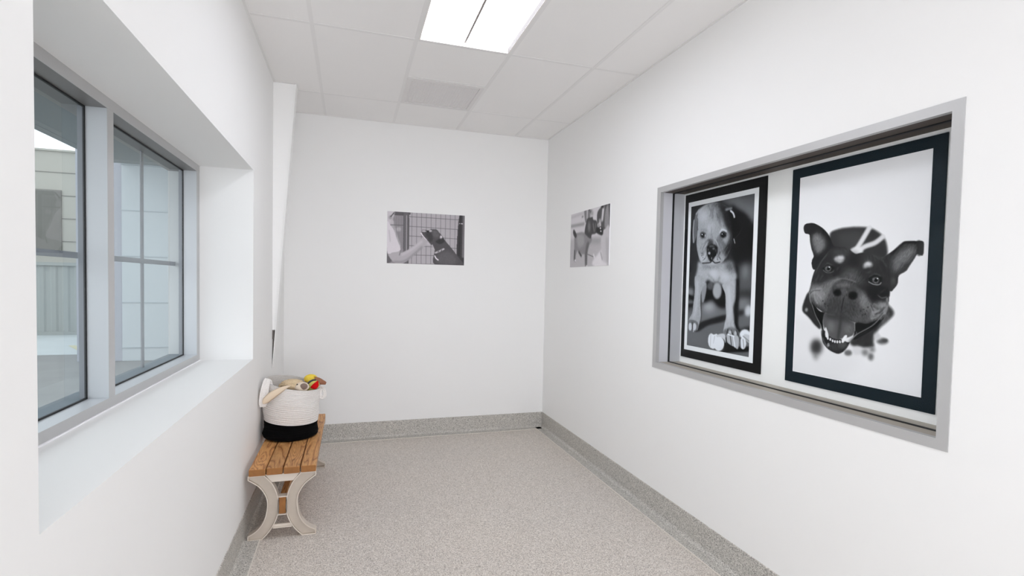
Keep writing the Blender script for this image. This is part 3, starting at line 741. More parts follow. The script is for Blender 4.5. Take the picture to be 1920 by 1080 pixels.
 ('p',80,2,0.8,[280,620,279,623,276,624,271,624,267,622,265,619,266,616,270,615,275,615,279,617]),
 ('p',80,2,0.8,[488,638,487,640,484,642,479,642,476,640,474,637,475,634,479,633,483,633,487,635]),
 ('p',80,2,0.8,[516,619,515,622,511,624,507,623,503,622,502,619,503,616,506,614,511,614,514,616]),
]
DOG_AND_CARER = [
 ('p',150,6,1,[75,46,205,42,213,639,5,663,3,505,167,455,112,254]),
 ('s',118,1.5,1,6,[309,-4,312,672]),
 ('s',118,1.5,1,6,[370,-7,373,670]),
 ('s',118,1.5,1,6,[431,-11,434,668]),
 ('s',118,1.5,1,6,[493,-15,496,666]),
 ('s',118,1.5,1,6,[554,-18,558,664]),
 ('s',118,1.5,1,6,[617,-22,620,662]),
 ('s',118,1.5,1,6,[679,-26,683,660]),
 ('s',118,1.5,1,6,[742,-30,746,658]),
 ('s',118,1.5,1,6,[805,-33,809,657]),
 ('s',118,1.5,1,6,[869,-37,873,655]),
 ('s',112,1.5,1,7,[271,55,925,61]),
 ('s',112,1.5,1,7,[272,177,927,189]),
 ('s',112,1.5,1,7,[274,300,929,312]),
 ('s',112,1.5,1,7,[276,422,932,435]),
 ('s',112,1.5,1,7,[277,541,933,538]),
 ('s',112,1.5,1,7,[279,655,935,645]),
 ('p',102,2,1,[83,-3,273,-8,271,36,84,47]),
 ('p',112,2,1,[204,-2,272,-1,272,659,211,661]),
 ('s',170,3,1,13,[242,45,245,514]),
 ('s',90,2,1,8,[264,8,266,655]),
 ('s',105,2,1,8,[38,172,207,169]),
 ('p',190,10,1,[175,220,169,236,155,247,136,248,120,239,115,223,120,208,135,197,154,196,169,205]),
 ('s',125,2,0.6,5,[84,50,89,449]),
 ('s',125,2,0.6,5,[114,48,119,448]),
 ('s',125,2,0.6,5,[144,46,149,447]),
 ('s',125,2,0.6,5,[175,44,180,445]),
 ('p',74,3,1,[926,-4,1003,-4,1006,665,944,588,896,508]),
 ('s',125,6,1,30,[985,1,982,541]),
 ('s',225,2,1,12,[930,109,970,110]),
 ('s',60,3,0.8,14,[944,4,928,525]),
 ('p',208,8,1,[-3,-11,83,-3,84,54,59,99,34,171,-1,155]),
 ('p',150,8,0.7,[63,77,59,93,48,103,35,104,23,95,19,80,23,64,34,54,48,53,59,62]),
 ('s',70,3,1,12,[45,69,83,19]),
 ('p',200,6,0.8,[84,137,80,152,70,161,57,162,47,154,43,140,46,125,57,115,70,115,80,123]),
 ('p',110,8,1,[4,523,56,582,65,626,5,654]),
 ('p',186,4,1,[16,515,169,486,178,518,263,478,368,402,457,307,530,367,521,406,440,446,317,566,222,641,135,657,65,619]),
 ('s',150,10,0.8,26,[91,636,221,623,352,520,440,435]),
 ('s',212,12,0.7,30,[194,542,316,467,439,363]),
 ('p',224,3,1,[-1,146,42,179,86,238,122,342,169,481,72,517,8,516]),
 ('s',170,6,0.6,10,[26,241,41,381]),
 ('s',110,3,1,9,[173,490,158,548]),
 ('s',240,3,1,15,[428,259,475,313,530,361]),
 ('p',200,4,1,[555,385,550,397,537,405,520,405,507,399,501,388,506,376,520,368,536,367,550,374]),
 ('p',92,3,1,[436,222,472,213,526,216,561,200,625,202,661,236,708,288,736,332,783,385,830,437,896,517,943,572,991,633,997,662,614,655,606,482,583,429,546,387,492,325,448,274]),
 ('p',70,10,0.7,[491,254,553,242,581,321,546,368,500,316]),
 ('p',118,20,0.6,[648,535,784,475,897,581,852,646,659,643]),
 ('p',118,12,0.6,[571,214,634,220,662,281,599,302]),
 ('p',195,4,1,[492,228,487,236,472,241,455,241,440,238,435,231,440,224,454,219,472,219,486,222]),
 ('p',205,5,1,[568,223,564,231,555,236,542,237,533,233,529,225,532,217,542,212,554,211,564,215]),
 ('p',40,3,1,[528,234,526,239,521,243,514,243,508,240,506,235,508,230,514,226,520,226,526,229]),
 ('p',222,5,1,[703,299,700,314,693,324,684,324,676,316,673,301,676,286,683,276,692,276,700,285]),
 ('p',62,6,0.7,[618,356,699,307,736,350,673,389]),
 ('s',200,3,1,24,[620,502,674,477,725,449]),
 ('s',60,2,1,8,[647,491,665,480]),
 ('s',60,2,1,8,[688,479,701,460]),
 ('s',242,3,1,17,[610,543,626,572,654,594]),
 ('s',205,4,1,12,[574,402,602,464]),
]
DOG_ON_WALK = [
 ('p',188,12,1,[-25,320,361,329,836,330,1014,344,1033,675,-28,663]),
 ('s',192,6,1,14,[-6,40,365,25]),
 ('s',150,6,1,16,[1,145,372,151]),
 ('s',120,4,1,8,[313,65,346,63]),
 ('p',132,3,1,[375,-16,503,-15,527,100,414,142]),
 ('s',215,4,1,12,[451,-3,452,91]),
 ('s',90,4,1,12,[503,-15,535,38,560,24]),
 ('p',160,8,1,[612,57,605,71,586,79,561,76,540,64,531,47,538,32,558,25,583,28,603,40]),
 ('p',150,14,1,[529,341,800,353,821,388,571,380]),
 ('p',88,3,1,[705,68,781,17,853,-3,1007,-15,1008,236,872,261,836,334,804,293,789,151,716,190]),
 ('p',150,5,1,[909,34,986,11,990,226,895,251,879,131]),
 ('s',215,5,1,22,[846,26,832,109,825,150]),
 ('p',45,4,1,[863,20,857,27,839,29,816,26,797,19,790,10,796,3,815,0,837,3,856,11]),
 ('p',170,5,1,[804,161,799,172,785,178,766,176,751,167,744,154,749,143,764,137,782,139,798,148]),
 ('s',50,3,0.7,10,[969,9,1007,228]),
 ('p',200,4,1,[811,345,878,278,994,243,1007,645,962,653,841,577]),
 ('s',165,10,0.6,26,[946,372,977,607]),
 ('p',226,6,1,[614,595,717,529,823,482,860,586,961,628,891,655,646,640]),
 ('s',150,4,1,8,[809,499,850,577]),
 ('s',235,4,1,10,[639,517,670,553]),
 ('p',140,4,1,[114,282,162,241,356,246,453,282,571,309,582,363,517,412,481,501,479,638,431,637,411,511,346,499,220,453,167,507,166,571,115,562,117,407]),
 ('p',175,10,0.7,[183,278,358,274,386,386,236,414]),
 ('p',90,6,0.7,[459,382,521,377,477,500,474,627,432,626,424,498]),
 ('s',60,4,1,10,[129,446,124,551]),
 ('s',70,4,1,14,[250,466,319,516]),
 ('p',230,3,1,[177,564,173,571,162,574,148,574,136,569,131,562,135,556,147,552,161,553,173,557]),
 ('p',230,3,1,[495,638,492,644,482,647,469,646,458,643,454,637,457,632,468,629,480,629,491,633]),
 ('p',72,3,1,[69,223,95,189,175,261,156,295,102,272]),
 ('p',78,3,1,[395,245,444,120,494,96,594,97,608,128,695,154,723,252,687,285,586,292,552,333,443,288]),
 ('p',140,8,0.8,[543,200,538,234,523,254,503,252,485,229,477,193,481,159,496,139,517,141,534,164]),
 ('s',140,4,1,8,[608,171,643,262]),
 ('s',120,4,1,8,[667,177,685,248]),
 ('p',52,3,1,[695,223,811,226,855,281,828,317,702,281]),
 ('p',240,2,1,[807,241,804,245,796,248,785,247,777,243,773,237,776,233,784,230,795,231,803,235]),
 ('p',240,2,1,[816,274,813,278,805,279,795,278,786,275,783,271,786,267,794,265,804,266,813,270]),
 ('p',150,5,1,[775,209,770,219,756,224,737,222,721,214,715,203,720,194,735,189,754,191,769,199]),
 ('s',120,1.5,1,5,[466,500,630,538]),
]


def blur1(a, s):
    if s < 0.3: return a
    r = max(1, int(3 * s)); k = np.exp(-0.5 * (np.arange(-r, r + 1) / s) ** 2); k /= k.sum()
    for ax in (0, 1):
        p = np.pad(a, [(r, r) if i == ax else (0, 0) for i in range(2)], mode='edge')
        a = np.apply_along_axis(lambda v: np.convolve(v, k, mode='valid'), ax, p)
    return a

def fill(poly, w, h):
    X, Y = np.meshgrid(np.arange(w) + 0.5, np.arange(h) + 0.5); ins = np.zeros((h, w), bool)
    n = len(poly)
    for i in range(n):
        x1, y1 = poly[i]; x2, y2 = poly[(i + 1) % n]
        if y1 == y2: continue
        c = ((Y < y1) != (Y < y2)) & (X < (x2 - x1) * (Y - y1) / (y2 - y1) + x1)
        ins ^= c
    return ins.astype(float)

def stroke(pts, wd, w, h):
    X, Y = np.meshgrid(np.arange(w) + 0.5, np.arange(h) + 0.5); d = np.full((h, w), 1e9)
    for (x1, y1), (x2, y2) in zip(pts, pts[1:]):
        dx, dy = x2 - x1, y2 - y1; L = dx * dx + dy * dy + 1e-9
        t = np.clip(((X - x1) * dx + (Y - y1) * dy) / L, 0, 1)
        d = np.minimum(d, np.hypot(X - x1 - t * dx, Y - y1 - t * dy))
    return np.clip(wd / 2 - d + 0.5, 0, 1)

def paint(ops, w, aspect, base, k, grain, contrast=1.0, pivot=110, fur=0.0, hairy=()):
    h = int(round(w * aspect)); img = np.full((h, w), float(base)); s = w / 1000.0; hair = np.zeros((h, w))
    for o in ops:
        c = o[-1]; pts = [(c[i] * s, c[i + 1] * s) for i in range(0, len(c), 2)]
        bl = o[2] * k * s
        pad = int(3 * bl + 4 + (o[4] * k * s if o[0] == 's' else 0))
        xs_ = [p[0] for p in pts]; ys_ = [p[1] for p in pts]
        x0, x1 = max(0, int(min(xs_)) - pad), min(w, int(max(xs_)) + pad); y0, y1 = max(0, int(min(ys_)) - pad), min(h, int(max(ys_)) + pad)
        if x1 <= x0 or y1 <= y0: continue
        q = [(x - x0, y - y0) for x, y in pts]
        if o[0] == 'p': m = fill([tuple(v) for v in spline(q, 5, True)], x1 - x0, y1 - y0)
        else: m = stroke([tuple(v) for v in spline(q, 5)] if len(q) > 2 else q, max(o[4] * k * s, 0.8), x1 - x0, y1 - y0)
        m = blur1(m, max(bl, 0.45)) * o[3]
        img[y0:y1, x0:x1] = img[y0:y1, x0:x1] * (1 - m) + o[1] * m
        if o[0] == 'p' and o[1] in hairy: hair[y0:y1, x0:x1] = np.maximum(hair[y0:y1, x0:x1], m)
    img = np.clip(pivot + (img - pivot) * contrast, 6, 250)
    if fur:
        # short hair: noise stretched along a slowly turning direction, strongest in the mid tones
        f = rng.normal(0, 1, (h, w)); a = blur1(f, 0.5)
        v = sum(np.roll(np.roll(f, i, 0), i // 3, 1) for i in range(5)) / 2.2
        q = sum(np.roll(np.roll(f, i, 0), -(i // 2), 1) for i in range(5)) / 2.2
        sel = np.clip(0.5 + blur1(rng.normal(0, 1, (h, w)), w / 25.0) * w / 18.0, 0, 1)
        tex = 0.6 * (v * sel + q * (1 - sel)) + 0.4 * a
        img = img + tex * fur * hair * np.clip((img - 10) / 60, 0, 1) * np.clip((215 - img) / 50, 0, 1)
    n = blur1(rng.normal(0, 1, (h, w)), 0.7)
    mid = np.clip(1 - np.abs(img - 110) / 140, 0.05, 1)
    return np.clip(img + n * grain * mid, 8, 254)

def picture(name, img, tint, place, parent, rough=0.45):
    """a fine grid carrying the picture as a colour attribute; place(u, v) gives the 3-D point"""
    h, w = img.shape
    U, V = np.meshgrid(np.linspace(0, 1, w), np.linspace(0, 1, h))
    P00 = np.array(place(0, 0)); PU = np.array(place(1, 0)) - P00; PV = np.array(place(0, 1)) - P00
    co = P00 + U[..., None] * PU + V[..., None] * PV
    idx = np.arange(w * h).reshape(h, w)
    f = np.stack([idx[:-1, :-1], idx[1:, :-1], idx[1:, 1:], idx[:-1, 1:]], -1).reshape(-1, 4)
    me = bpy.data.meshes.new(name)
    me.vertices.add(w * h); me.vertices.foreach_set('co', co.reshape(-1).astype(np.float32))
    me.loops.add(f.size); me.loops.foreach_set('vertex_index', f.reshape(-1).astype(np.int32))
    me.polygons.add(len(f)); me.polygons.foreach_set('loop_start', (np.arange(len(f)) * 4).astype(np.int32))
    me.update(calc_edges=True)
    at = me.color_attributes.new('picture', 'FLOAT_COLOR', 'POINT')
    v = img[..., None] * np.array(tint); v = np.clip(v, 0, 255) / 255
    lin = np.where(v <= 0.04045, v / 12.92, ((v + 0.055) / 1.055) ** 2.4)
    rgba = np.concatenate([lin, np.ones(lin.shape[:2] + (1,))], -1)
    at.data.foreach_set('color', rgba.reshape(-1).astype(np.float32))
    m, nt, b = new_mat(name + '_ink')
    a = N(nt, 'ShaderNodeAttribute'); a.attribute_name = 'picture'
    nt.links.new(a.outputs['Color'], b.inputs['Base Color']); b.inputs['Roughness'].default_value = rough; b.inputs['Specular IOR Level'].default_value = 0.08
    me.materials.append(m)
    o = bpy.data.objects.new(name, me); COL.objects.link(o)
    if parent is not None:
        o.parent = parent; o.matrix_parent_inverse = parent_world(parent).inverted()
    return o

def framed_poster(name, label, outer, margin, inner, border_mat, margin_mat, ops, res, base, k, grain, tint, *ex):
    (y0, y1, z0, z1) = outer
    t = thing(name, label, 'poster', (XB - 0.004, (y0 + y1) / 2, z0))
    bm = bmesh.new(); box(bm, XB - 0.006, XB - 0.0002, y0, y1, z0, z1); obj('border', bm, border_mat, t)
    a0, a1, b0, b1 = margin
    bm = bmesh.new(); box(bm, XB - 0.007, XB - 0.0055, a0, a1, b0, b1); obj('white_margin', bm, margin_mat, t)
    a0, a1, b0, b1 = inner
    img = paint(ops, res, (b1 - b0) / (a1 - a0), base, k, grain, *ex)
    picture('photograph', img, tint, lambda u, v: (XB - 0.0078, a1 - u * (a1 - a0), b1 - v * (b1 - b0)), t)
    return t

framed_poster('poster', 'tall navy-bordered poster of a smiling black dog with raised ears and open mouth',
              (1.3605, 2.062, 1.036, 2.092), (1.4096, 2.0152, 1.090, 2.0438), (1.4130, 2.0090, 1.0955, 2.0400),
              M_border_navy, M_paper, SMILING_DOG, 330, 250, 1.1, 3, (0.985, 0.985, 1.0), 1.12, 105, 11.0, (54, 84, 120, 112, 46, 58, 44))
framed_poster('poster', 'tall black-bordered poster of a pale puppy standing over a knotted rope toy',
              (2.228, 2.9265, 1.0355, 2.097), (2.283, 2.8905, 1.087, 2.045), (2.3124, 2.8618, 1.1165, 2.0155),
              M_border_black, M_paper_grey, PUPPY, 240, 62, 1.4, 4, (0.945, 0.965, 1.0), 1.3, 122, 13.0, (162, 166, 174, 176))

def wall_print(name, label, place_img, ops, res, aspect, base, k, grain, tint, boxargs):
    bm = bmesh.new(); box(bm, *boxargs)
    o = obj(name, bm, M_paper)
    tag(o, label, 'photo print')
    img = paint(ops, res, aspect, base, k, grain)
    picture('photograph', img, tint, place_img, o)
    return o
x0, x1, z0, z1 = 0.8935, 1.6358, 1.660, 2.1488
wall_print('photo_print', 'unframed black-and-white print of a dog nuzzling an outstretched arm, alone on the back wall',
           lambda u, v: (x0 + u * (x1 - x0), D - 0.0046, z1 - v * (z1 - z0)), DOG_AND_CARER, 230, (z1 - z0) / (x1 - x0), 186, 0.9, 5, (1.0, 0.975, 1.0),
           (x0, x1, D - 0.004, D + 0.002, z0, z1))
q0, q1, r0, r1 = 3.6315, 4.376, 1.652, 2.134
wall_print('photo_print', 'black-and-white print of a dog out walking, on the right wall near the corner',
           lambda u, v: (W - 0.0046, q1 - u * (q1 - q0), r1 - v * (r1 - r0)), DOG_ON_WALK, 200, (r1 - r0) / (q1 - q0), 214, 2.0, 6, (1.0, 0.985, 1.0),
           (W - 0.004, W + 0.002, q0, q1, r0, r1))

# ------------------------------------------------------------------ ceiling light and vent
fx0, fx1, fy0, fy1 = LX0 + 0.012, LX1 - 0.012, LY0 + 0.012, LY1 - 0.012
light = thing('ceiling_light', 'lit twin-panel recessed fluorescent light in the tiled ceiling', 'ceiling light', ((fx0 + fx1) / 2, (fy0 + fy1) / 2, H + 0.03))
bm = bmesh.new(); dz = 0.034; rw = 0.008
box(bm, fx0, fx0 + rw, fy0, fy1, H - 0.001, H + dz); box(bm, fx1 - rw, fx1, fy0, fy1, H - 0.001, H + dz)
box(bm, fx0 + rw, fx1 - rw, fy0, fy0 + rw, H - 0.001, H + dz); box(bm, fx0 + rw, fx1 - rw, fy1 - rw, fy1, H - 0.001, H + dz)
box(bm, fx0, fx1, fy0, fy1, H + dz + 0.0045, H + dz + 0.012)
obj('frame', bm, plain('fixture_white', srgb(236, 233, 230), 0.5), light)
bm = bmesh.new(); e_ = 0.001
box(bm, fx0 + rw, fx0 + rw + e_, fy0 + rw, fy1 - rw, H + 0.001, H + dz - 0.004); box(bm, fx1 - rw - e_, fx1 - rw, fy0 + rw, fy1 - rw, H + 0.001, H + dz - 0.004)
obj('recess_side', bm, plain('recess_grey', srgb(104, 100, 98), 0.6, spec=0.05), light)
mx_ = (fx0 + fx1) / 2
for a, b_ in ((fx0 + rw, mx_ - 0.006), (mx_ + 0.006, fx1 - rw)):
    bm = bmesh.new(); box(bm, a, b_, fy0 + rw, fy1 - rw, H + dz - 0.004, H + dz + 0.004); obj('diffuser', bm, M_lamp, light)
bm = bmesh.new(); box(bm, mx_ - 0.006, mx_ + 0.006, fy0 + rw, fy1 - rw, H + dz - 0.010, H + dz + 0.004)
obj('centre_bar', bm, plain('bar_grey', srgb(150, 143, 138), 0.6), light)

vx0, vx1, vy0, vy1 = LX0 + 0.0118, LX1 - 0.0118, 3.845 + 0.0118, R1 - 0.0118
vent = thing('ceiling_vent', 'square white air vent with fine grille in the tiled ceiling, beyond the light', 'ceiling vent', ((vx0 + vx1) / 2, (vy0 + vy1) / 2, H))
bm = bmesh.new(); rw = 0.030; zb, zt = H - 0.003, H + 0.012
for b_ in ((vx0, vx0 + rw, vy0, vy1), (vx1 - rw, vx1, vy0, vy1), (vx0 + rw, vx1 - rw, vy0, vy0 + rw), (vx0 + rw, vx1 - rw, vy1 - rw, vy1)):
    box(bm, b_[0], b_[1], b_[2], b_[3], zb, zt)
obj('frame', bm, M_vent, vent)
bm = bmesh.new()
n = 26
for k in range(1, n):
    yy = vy0 + rw + (vy1 - vy0 - 2 * rw) * k / n; box(bm, vx0 + rw, vx1 - rw, yy - 0.0045, yy + 0.0045, H + 0.002, H + 0.005)
    xx = vx0 + rw + (vx1 - vx0 - 2 * rw) * k / n; box(bm, xx - 0.004, xx + 0.004, vy0 + rw, vy1 - rw, H + 0.0023, H + 0.005)
box(bm, vx0 + rw, vx1 - rw, vy0 + rw, vy1 - rw, H + 0.0045, H + 0.012)
obj('grille', bm, M_vent, vent)

# ------------------------------------------------------------------ bench
BX = 0.008                                       # sits just clear of the coving
bench = thing('bench', 'low wooden slat bench with cream cast-metal ends, against the left wall', 'bench', (0.1985 + BX, 3.776, 0))
sl = [(0.0215, 0.1065), (0.1125, 0.1965), (0.2035, 0.2885), (0.2955, 0.3765)]
for i, (a, b_) in enumerate(sl):
    bm = bmesh.new(); bevbox(bm, a + BX, b_ + BX, 3.173 + 0.003 * (i % 2), 4.379, 0.3735, 0.4136, 0.004, 2)
    o = obj('slat', bm, M_wood, bench)
    o.data.materials.append(M_wood_end)
    for f in o.data.polygons:
        if abs(f.normal.y) > 0.9: f.material_index = 1
CXM = 0.1965
outer = [(0.0142, 0.0), (0.0142, 0.0270)] + [tuple(p) for p in spline([(0.0142, 0.0270), (0.062, 0.057), (0.098, 0.108), (0.1155, 0.185), (0.1085, 0.247), (0.0725, 0.306), (0.0151, 0.350)], 6)][1:] + [(0.0151, 0.3735)]
innr = [(0.1005, 0.3735)] + [tuple(p) for p in spline([(0.1005, 0.3715), (0.146, 0.316), (0.1735, 0.238), (0.1738, 0.137), (0.137, 0.054), (0.0905, 0.0)], 6)]
LEG = outer + innr
def offset(poly, d):
    n = len(poly); out = []
    area = sum(poly[i][0] * poly[(i + 1) % n][1] - poly[(i + 1) % n][0] * poly[i][1] for i in range(n))
    sg = 1 if area > 0 else -1
    for i in range(n):
        p0 = np.array(poly[i - 1]); p1 = np.array(poly[i]); p2 = np.array(poly[(i + 1) % n])
        e1 = p1 - p0; e2 = p2 - p1
        e1 = e1 / (np.linalg.norm(e1) + 1e-9); e2 = e2 / (np.linalg.norm(e2) + 1e-9)
        n1 = np.array([-e1[1], e1[0]]) * sg; n2 = np.array([-e2[1], e2[0]]) * sg
        b = n1 + n2; b = b / (np.linalg.norm(b) + 1e-9); c = max(0.35, b.dot(n1))
        out.append(tuple(p1 + b * d / c))
    return out
def dedupe(p):
    o = []
    for q in p:
        if not o or math.hypot(q[0] - o[-1][0], q[1] - o[-1][1]) > 1e-4: o.append(q)
    if math.hypot(o[0][0] - o[-1][0], o[0][1] - o[-1][1]) < 1e-4: o.pop()
    return o
LEG = dedupe(LEG); LEGI = offset(LEG, 0.0048)
def leg_meshes(mirror, ya, yb, face):
    """webbed casting: thin web plus a raised rim all round; face=-1 looks towards -y"""
    f = (lambda x: 2 * CXM - x + BX) if mirror else (lambda x: x + BX)
    web = bmesh.new()
    yw0, yw1 = (ya + 0.014, ya + 0.022) if face < 0 else (yb - 0.022, yb - 0.014)
    prism(web, [(f(x), z) for x, z in LEGI], yw0, yw1)
    rim = bmesh.new(); n = len(LEG)
    A = [rim.verts.new((f(x), ya, z)) for x, z in LEG]; B = [rim.verts.new((f(x), yb, z)) for x, z in LEG]
    C_ = [rim.verts.new((f(x), ya, z)) for x, z in LEGI]; D_ = [rim.verts.new((f(x), yb, z)) for x, z in LEGI]
    for i in range(n):
        j = (i + 1) % n
        rim.faces.new((A[i], A[j], B[j], B[i])); rim.faces.new((C_[i], D_[i], D_[j], C_[j]))
        rim.faces.new((A[i], C_[i], C_[j], A[j])); rim.faces.new((B[i], B[j], D_[j], D_[i]))
    return web, rim
for ya, yb, face in ((3.183, 3.231, -1), (4.311, 4.359, 1)):
    bm = bmesh.new()
    def X(v): return v + BX
    # apron plate, top flange, bottom tie, sleeve round the stretcher
    yp = ya + 0.010 if face < 0 else yb - 0.022
    prism(bm, [(X(0.138), 0.327), (X(0.106), 0.3695), (X(0.0155), 0.3695), (X(0.0155), 0.3732), (X(2 * CXM - 0.0155), 0.3732), (X(2 * CXM - 0.0155), 0.3695), (X(2 * CXM - 0.106), 0.3695), (X(2 * CXM - 0.138), 0.327)], yp, yp + 0.012)
    fr_ = obj('end_frame', bm, M_cast_edge, bench)
    bm = bmesh.new()
    prism(bm, [(X(0.146), 0.059), (X(2 * CXM - 0.146), 0.059), (X(2 * CXM - 0.146), 0.0645), (X(0.146), 0.0645)], ya, yb)
    prism(bm, [(X(0.146), 0.0645), (X(2 * CXM - 0.146), 0.0645), (X(2 * CXM - 0.146), 0.078), (X(0.146), 0.078)], yp, yp + 0.012)
    obj('tie_bar', bm, M_cast_edge, fr_)
    bm = bmesh.new()
    so = [(X(0.1728), 0.1335), (X(2 * CXM - 0.1728), 0.1335), (X(2 * CXM - 0.1728), 0.2415), (X(0.1728), 0.2415)]
    si = [(X(0.1760), 0.1380), (X(2 * CXM - 0.1760), 0.1380), (X(2 * CXM - 0.1760), 0.2370), (X(0.1760), 0.2370)]
    va = [[bm.verts.new((x, y, z)) for x, z in q] for y in (ya, yb) for q in (so, si)]
    for i in range(4):
        j = (i + 1) % 4
        bm.faces.new((va[0][i], va[0][j], va[2][j], va[2][i])); bm.faces.new((va[1][i], va[3][i], va[3][j], va[1][j]))
        bm.faces.new((va[0][i], va[1][i], va[1][j], va[0][j])); bm.faces.new((va[2][i], va[2][j], va[3][j], va[3][i]))
    obj('sleeve', bm, M_cast_edge, fr_)
    for mir in (False, True):
        web, rim = leg_meshes(mir, ya, yb, face)
        merge(web, rim)
        lg = obj('leg', web, M_cast, fr_)
        lg.data.materials.append(M_cast_edge)
        yt = ya if face < 0 else yb
        for p in lg.data.polygons:
            if all(abs(lg.data.vertices[v].co.y - yt) < 1e-4 for v in p.vertices): p.material_index = 1
bm = bmesh.new(); bevbox(bm, 0.1785 + BX, 0.2135 + BX, 3.187, 4.355, 0.1395, 0.2355, 0.003, 2)
o = obj('stretcher', bm, M_wood, bench); o.data.materials.append(M_wood_end)
for f in o.data.polygons:
    if abs(f.normal.y) > 0.9: f.material_index = 1

# ------------------------------------------------------------------ rope basket
BCX, BCY = 0.184, 3.822
basket = thing('rope_basket', 'white coiled rope basket with black base and rope handles, standing on the bench', 'basket', (BCX, BCY, 0.4138))
def lerp_table(tab, t):
    for (t0, a), (t1, b_) in zip(tab, tab[1:]):
        if t <= t1:
            k = (t - t0) / (t1 - t0); k = k * k * (3 - 2 * k)
            return tuple(x + (y - x) * k for x, y in zip(a, b_))
    return tab[-1][1]
# height, (centre x, centre y, rx, ry, tilt in x, tilt in y)
ZS = 0.4140
def surface(t, th):
    """t 0..1 floor of the basket to its rim"""
    c, s = math.cos(th), math.sin(th)
    cx_, cy_, rx, ry, z, tx, ty = lerp_table(PROFILE, t)
    wob = 1 + 0.010 * math.sin(3 * th + 9 * t) + 0.006 * math.sin(5 * th - 14 * t)
    if s < 0 and 0.3 < t < 0.8: wob += 0.012 * math.sin((t - 0.3) / 0.5 * PI) * (-s)
    x = cx_ + rx * c * wob; y = cy_ + ry * s * wob
    return Vector((max(x, 0.006), y, max(z + tx * c + ty * s, ZS if t > 0 else ZS)))
PROFILE = [
    (0.00, (0.186, 3.822, 0.150, 0.150, ZS, 0, 0)),
    (0.04, (0.184, 3.822, 0.172, 0.170, 0.424, 0, 0)),
    (0.10, (0.182, 3.822, 0.177, 0.174, 0.446, 0, 0)),
    (0.17, (0.184, 3.824, 0.167, 0.168, 0.486, 0.002, 0.0)),
    (0.28, (0.186, 3.824, 0.171, 0.172, 0.545, -0.020, 0.012)),
    (0.40, (0.186, 3.824, 0.178, 0.178, 0.594, -0.020, 0.012)),
    (0.60, (0.188, 3.822, 0.180, 0.180, 0.668, -0.026, 0.012)),
    (0.80, (0.192, 3.820, 0.179, 0.178, 0.728, -0.032, 0.012)),
    (1.00, (0.196, 3.818, 0.176, 0.176, 0.780, -0.034, 0.014)),
]
def coil_wall(t0, t1, coils, name, mat, inner, rim=False, floor=False):
    seg, per = 112, 6
    rows = coils * per
    bm = bmesh.new(); rings = []; sv = []
    for i in range(rows + 1):
        t = t0 + (t1 - t0) * i / rows
        ph = (i % per) / per
        bul = abs(math.sin(PI * ph)) ** 0.6
        ring = []
        for k in range(seg):
            th = 2 * PI * k / seg
            p = surface(t, th); c = Vector((lerp_table(PROFILE, t)[0], lerp_table(PROFILE, t)[1], p.z))
            d = (p - c); d.z = 0; d = d.normalized() if d.length > 0 else Vector((1, 0, 0))
            ring.append(bm.verts.new(p + d * (0.0024 * bul))); sv.append(max(0.0, 1 - 1.9 * bul))
        rings.append(ring)
    if inner:
        for i in range(rows, -1, -1):
            t = t0 + (t1 - t0) * i / rows
            ph = (i % per) / per; bul = abs(math.sin(PI * ph)) ** 0.6
            ring = []
            for k in range(seg):
                th = 2 * PI * k / seg
                p = surface(t, th); c = Vector((lerp_table(PROFILE, t)[0], lerp_table(PROFILE, t)[1], p.z))
                d = (p - c); d.z = 0; d = d.normalized()
                ring.append(bm.verts.new(p - d * (0.010 + 0.0024 * bul) + Vector((0, 0, 0.0)))); sv.append(max(0.0, 1 - 1.9 * bul))
            rings.append(ring)
    for a, b_ in zip(rings, rings[1:]):
        for k in range(seg): bm.faces.new((a[k], a[(k + 1) % seg], b_[(k + 1) % seg], b_[k]))
    if floor: bm.faces.new(rings[0][::-1])
    o = obj(name, bm, mat, basket, smooth=True)
    at = o.data.attributes.new('seam', 'FLOAT', 'POINT'); at.data.foreach_set('value', np.array(sv, np.float32))
    return o
coil_wall(0.24, 1.0, 31, 'white_body', M_rope_w, True)
coil_wall(0.0, 0.26, 13, 'black_base', M_rope_k, False, floor=True)
def set_seam(o):
    at = o.data.attributes.new('seam', 'FLOAT', 'POINT')
# left handle: flat band of four cords folded down outside the rim
bm = bmesh.new()
for j in range(5):
    a = j / 4.0
    pts = [(0.070 + 0.010 * a, 3.712, 0.768), (0.056 + 0.018 * a, 3.706, 0.812), (0.038 + 0.026 * a, 3.694, 0.832 - 0.012 * a), (0.021 + 0.037 * a, 3.668, 0.768 - 0.010 * a), (0.013 + 0.039 * a, 3.650, 0.692), (0.020 + 0.025 * a, 3.650, 0.660)]
    tube(bm, [tuple(p) for p in spline(pts, 6)], 0.0062, 8)
o = obj('handle', bm, M_rope_w, basket, smooth=True); set_seam(o)
# right handle: drooping loop of three cords
bm = bmesh.new()
for j in range(3):
    w_ = 0.026 - 0.0075 * j; h_ = 0.040 - 0.009 * j
    pts = [(0.388 + w_ * math.sin(a) * (0.75 + 0.25 * (1 - math.cos(a)) / 2) , 3.800 + 0.004 * math.cos(a), 0.7035 + h_ * math.cos(a)) for a in [2 * PI * k / 20 for k in range(21)]]
    tube(bm, pts, 0.0046, 8)
tube(bm, spline([(0.352, 3.80, 0.742), (0.372, 3.80, 0.748), (0.390, 3.80, 0.742)], 5), 0.006, 8)
o = obj('handle', bm, M_rope_w, basket, smooth=True); set_seam(o)

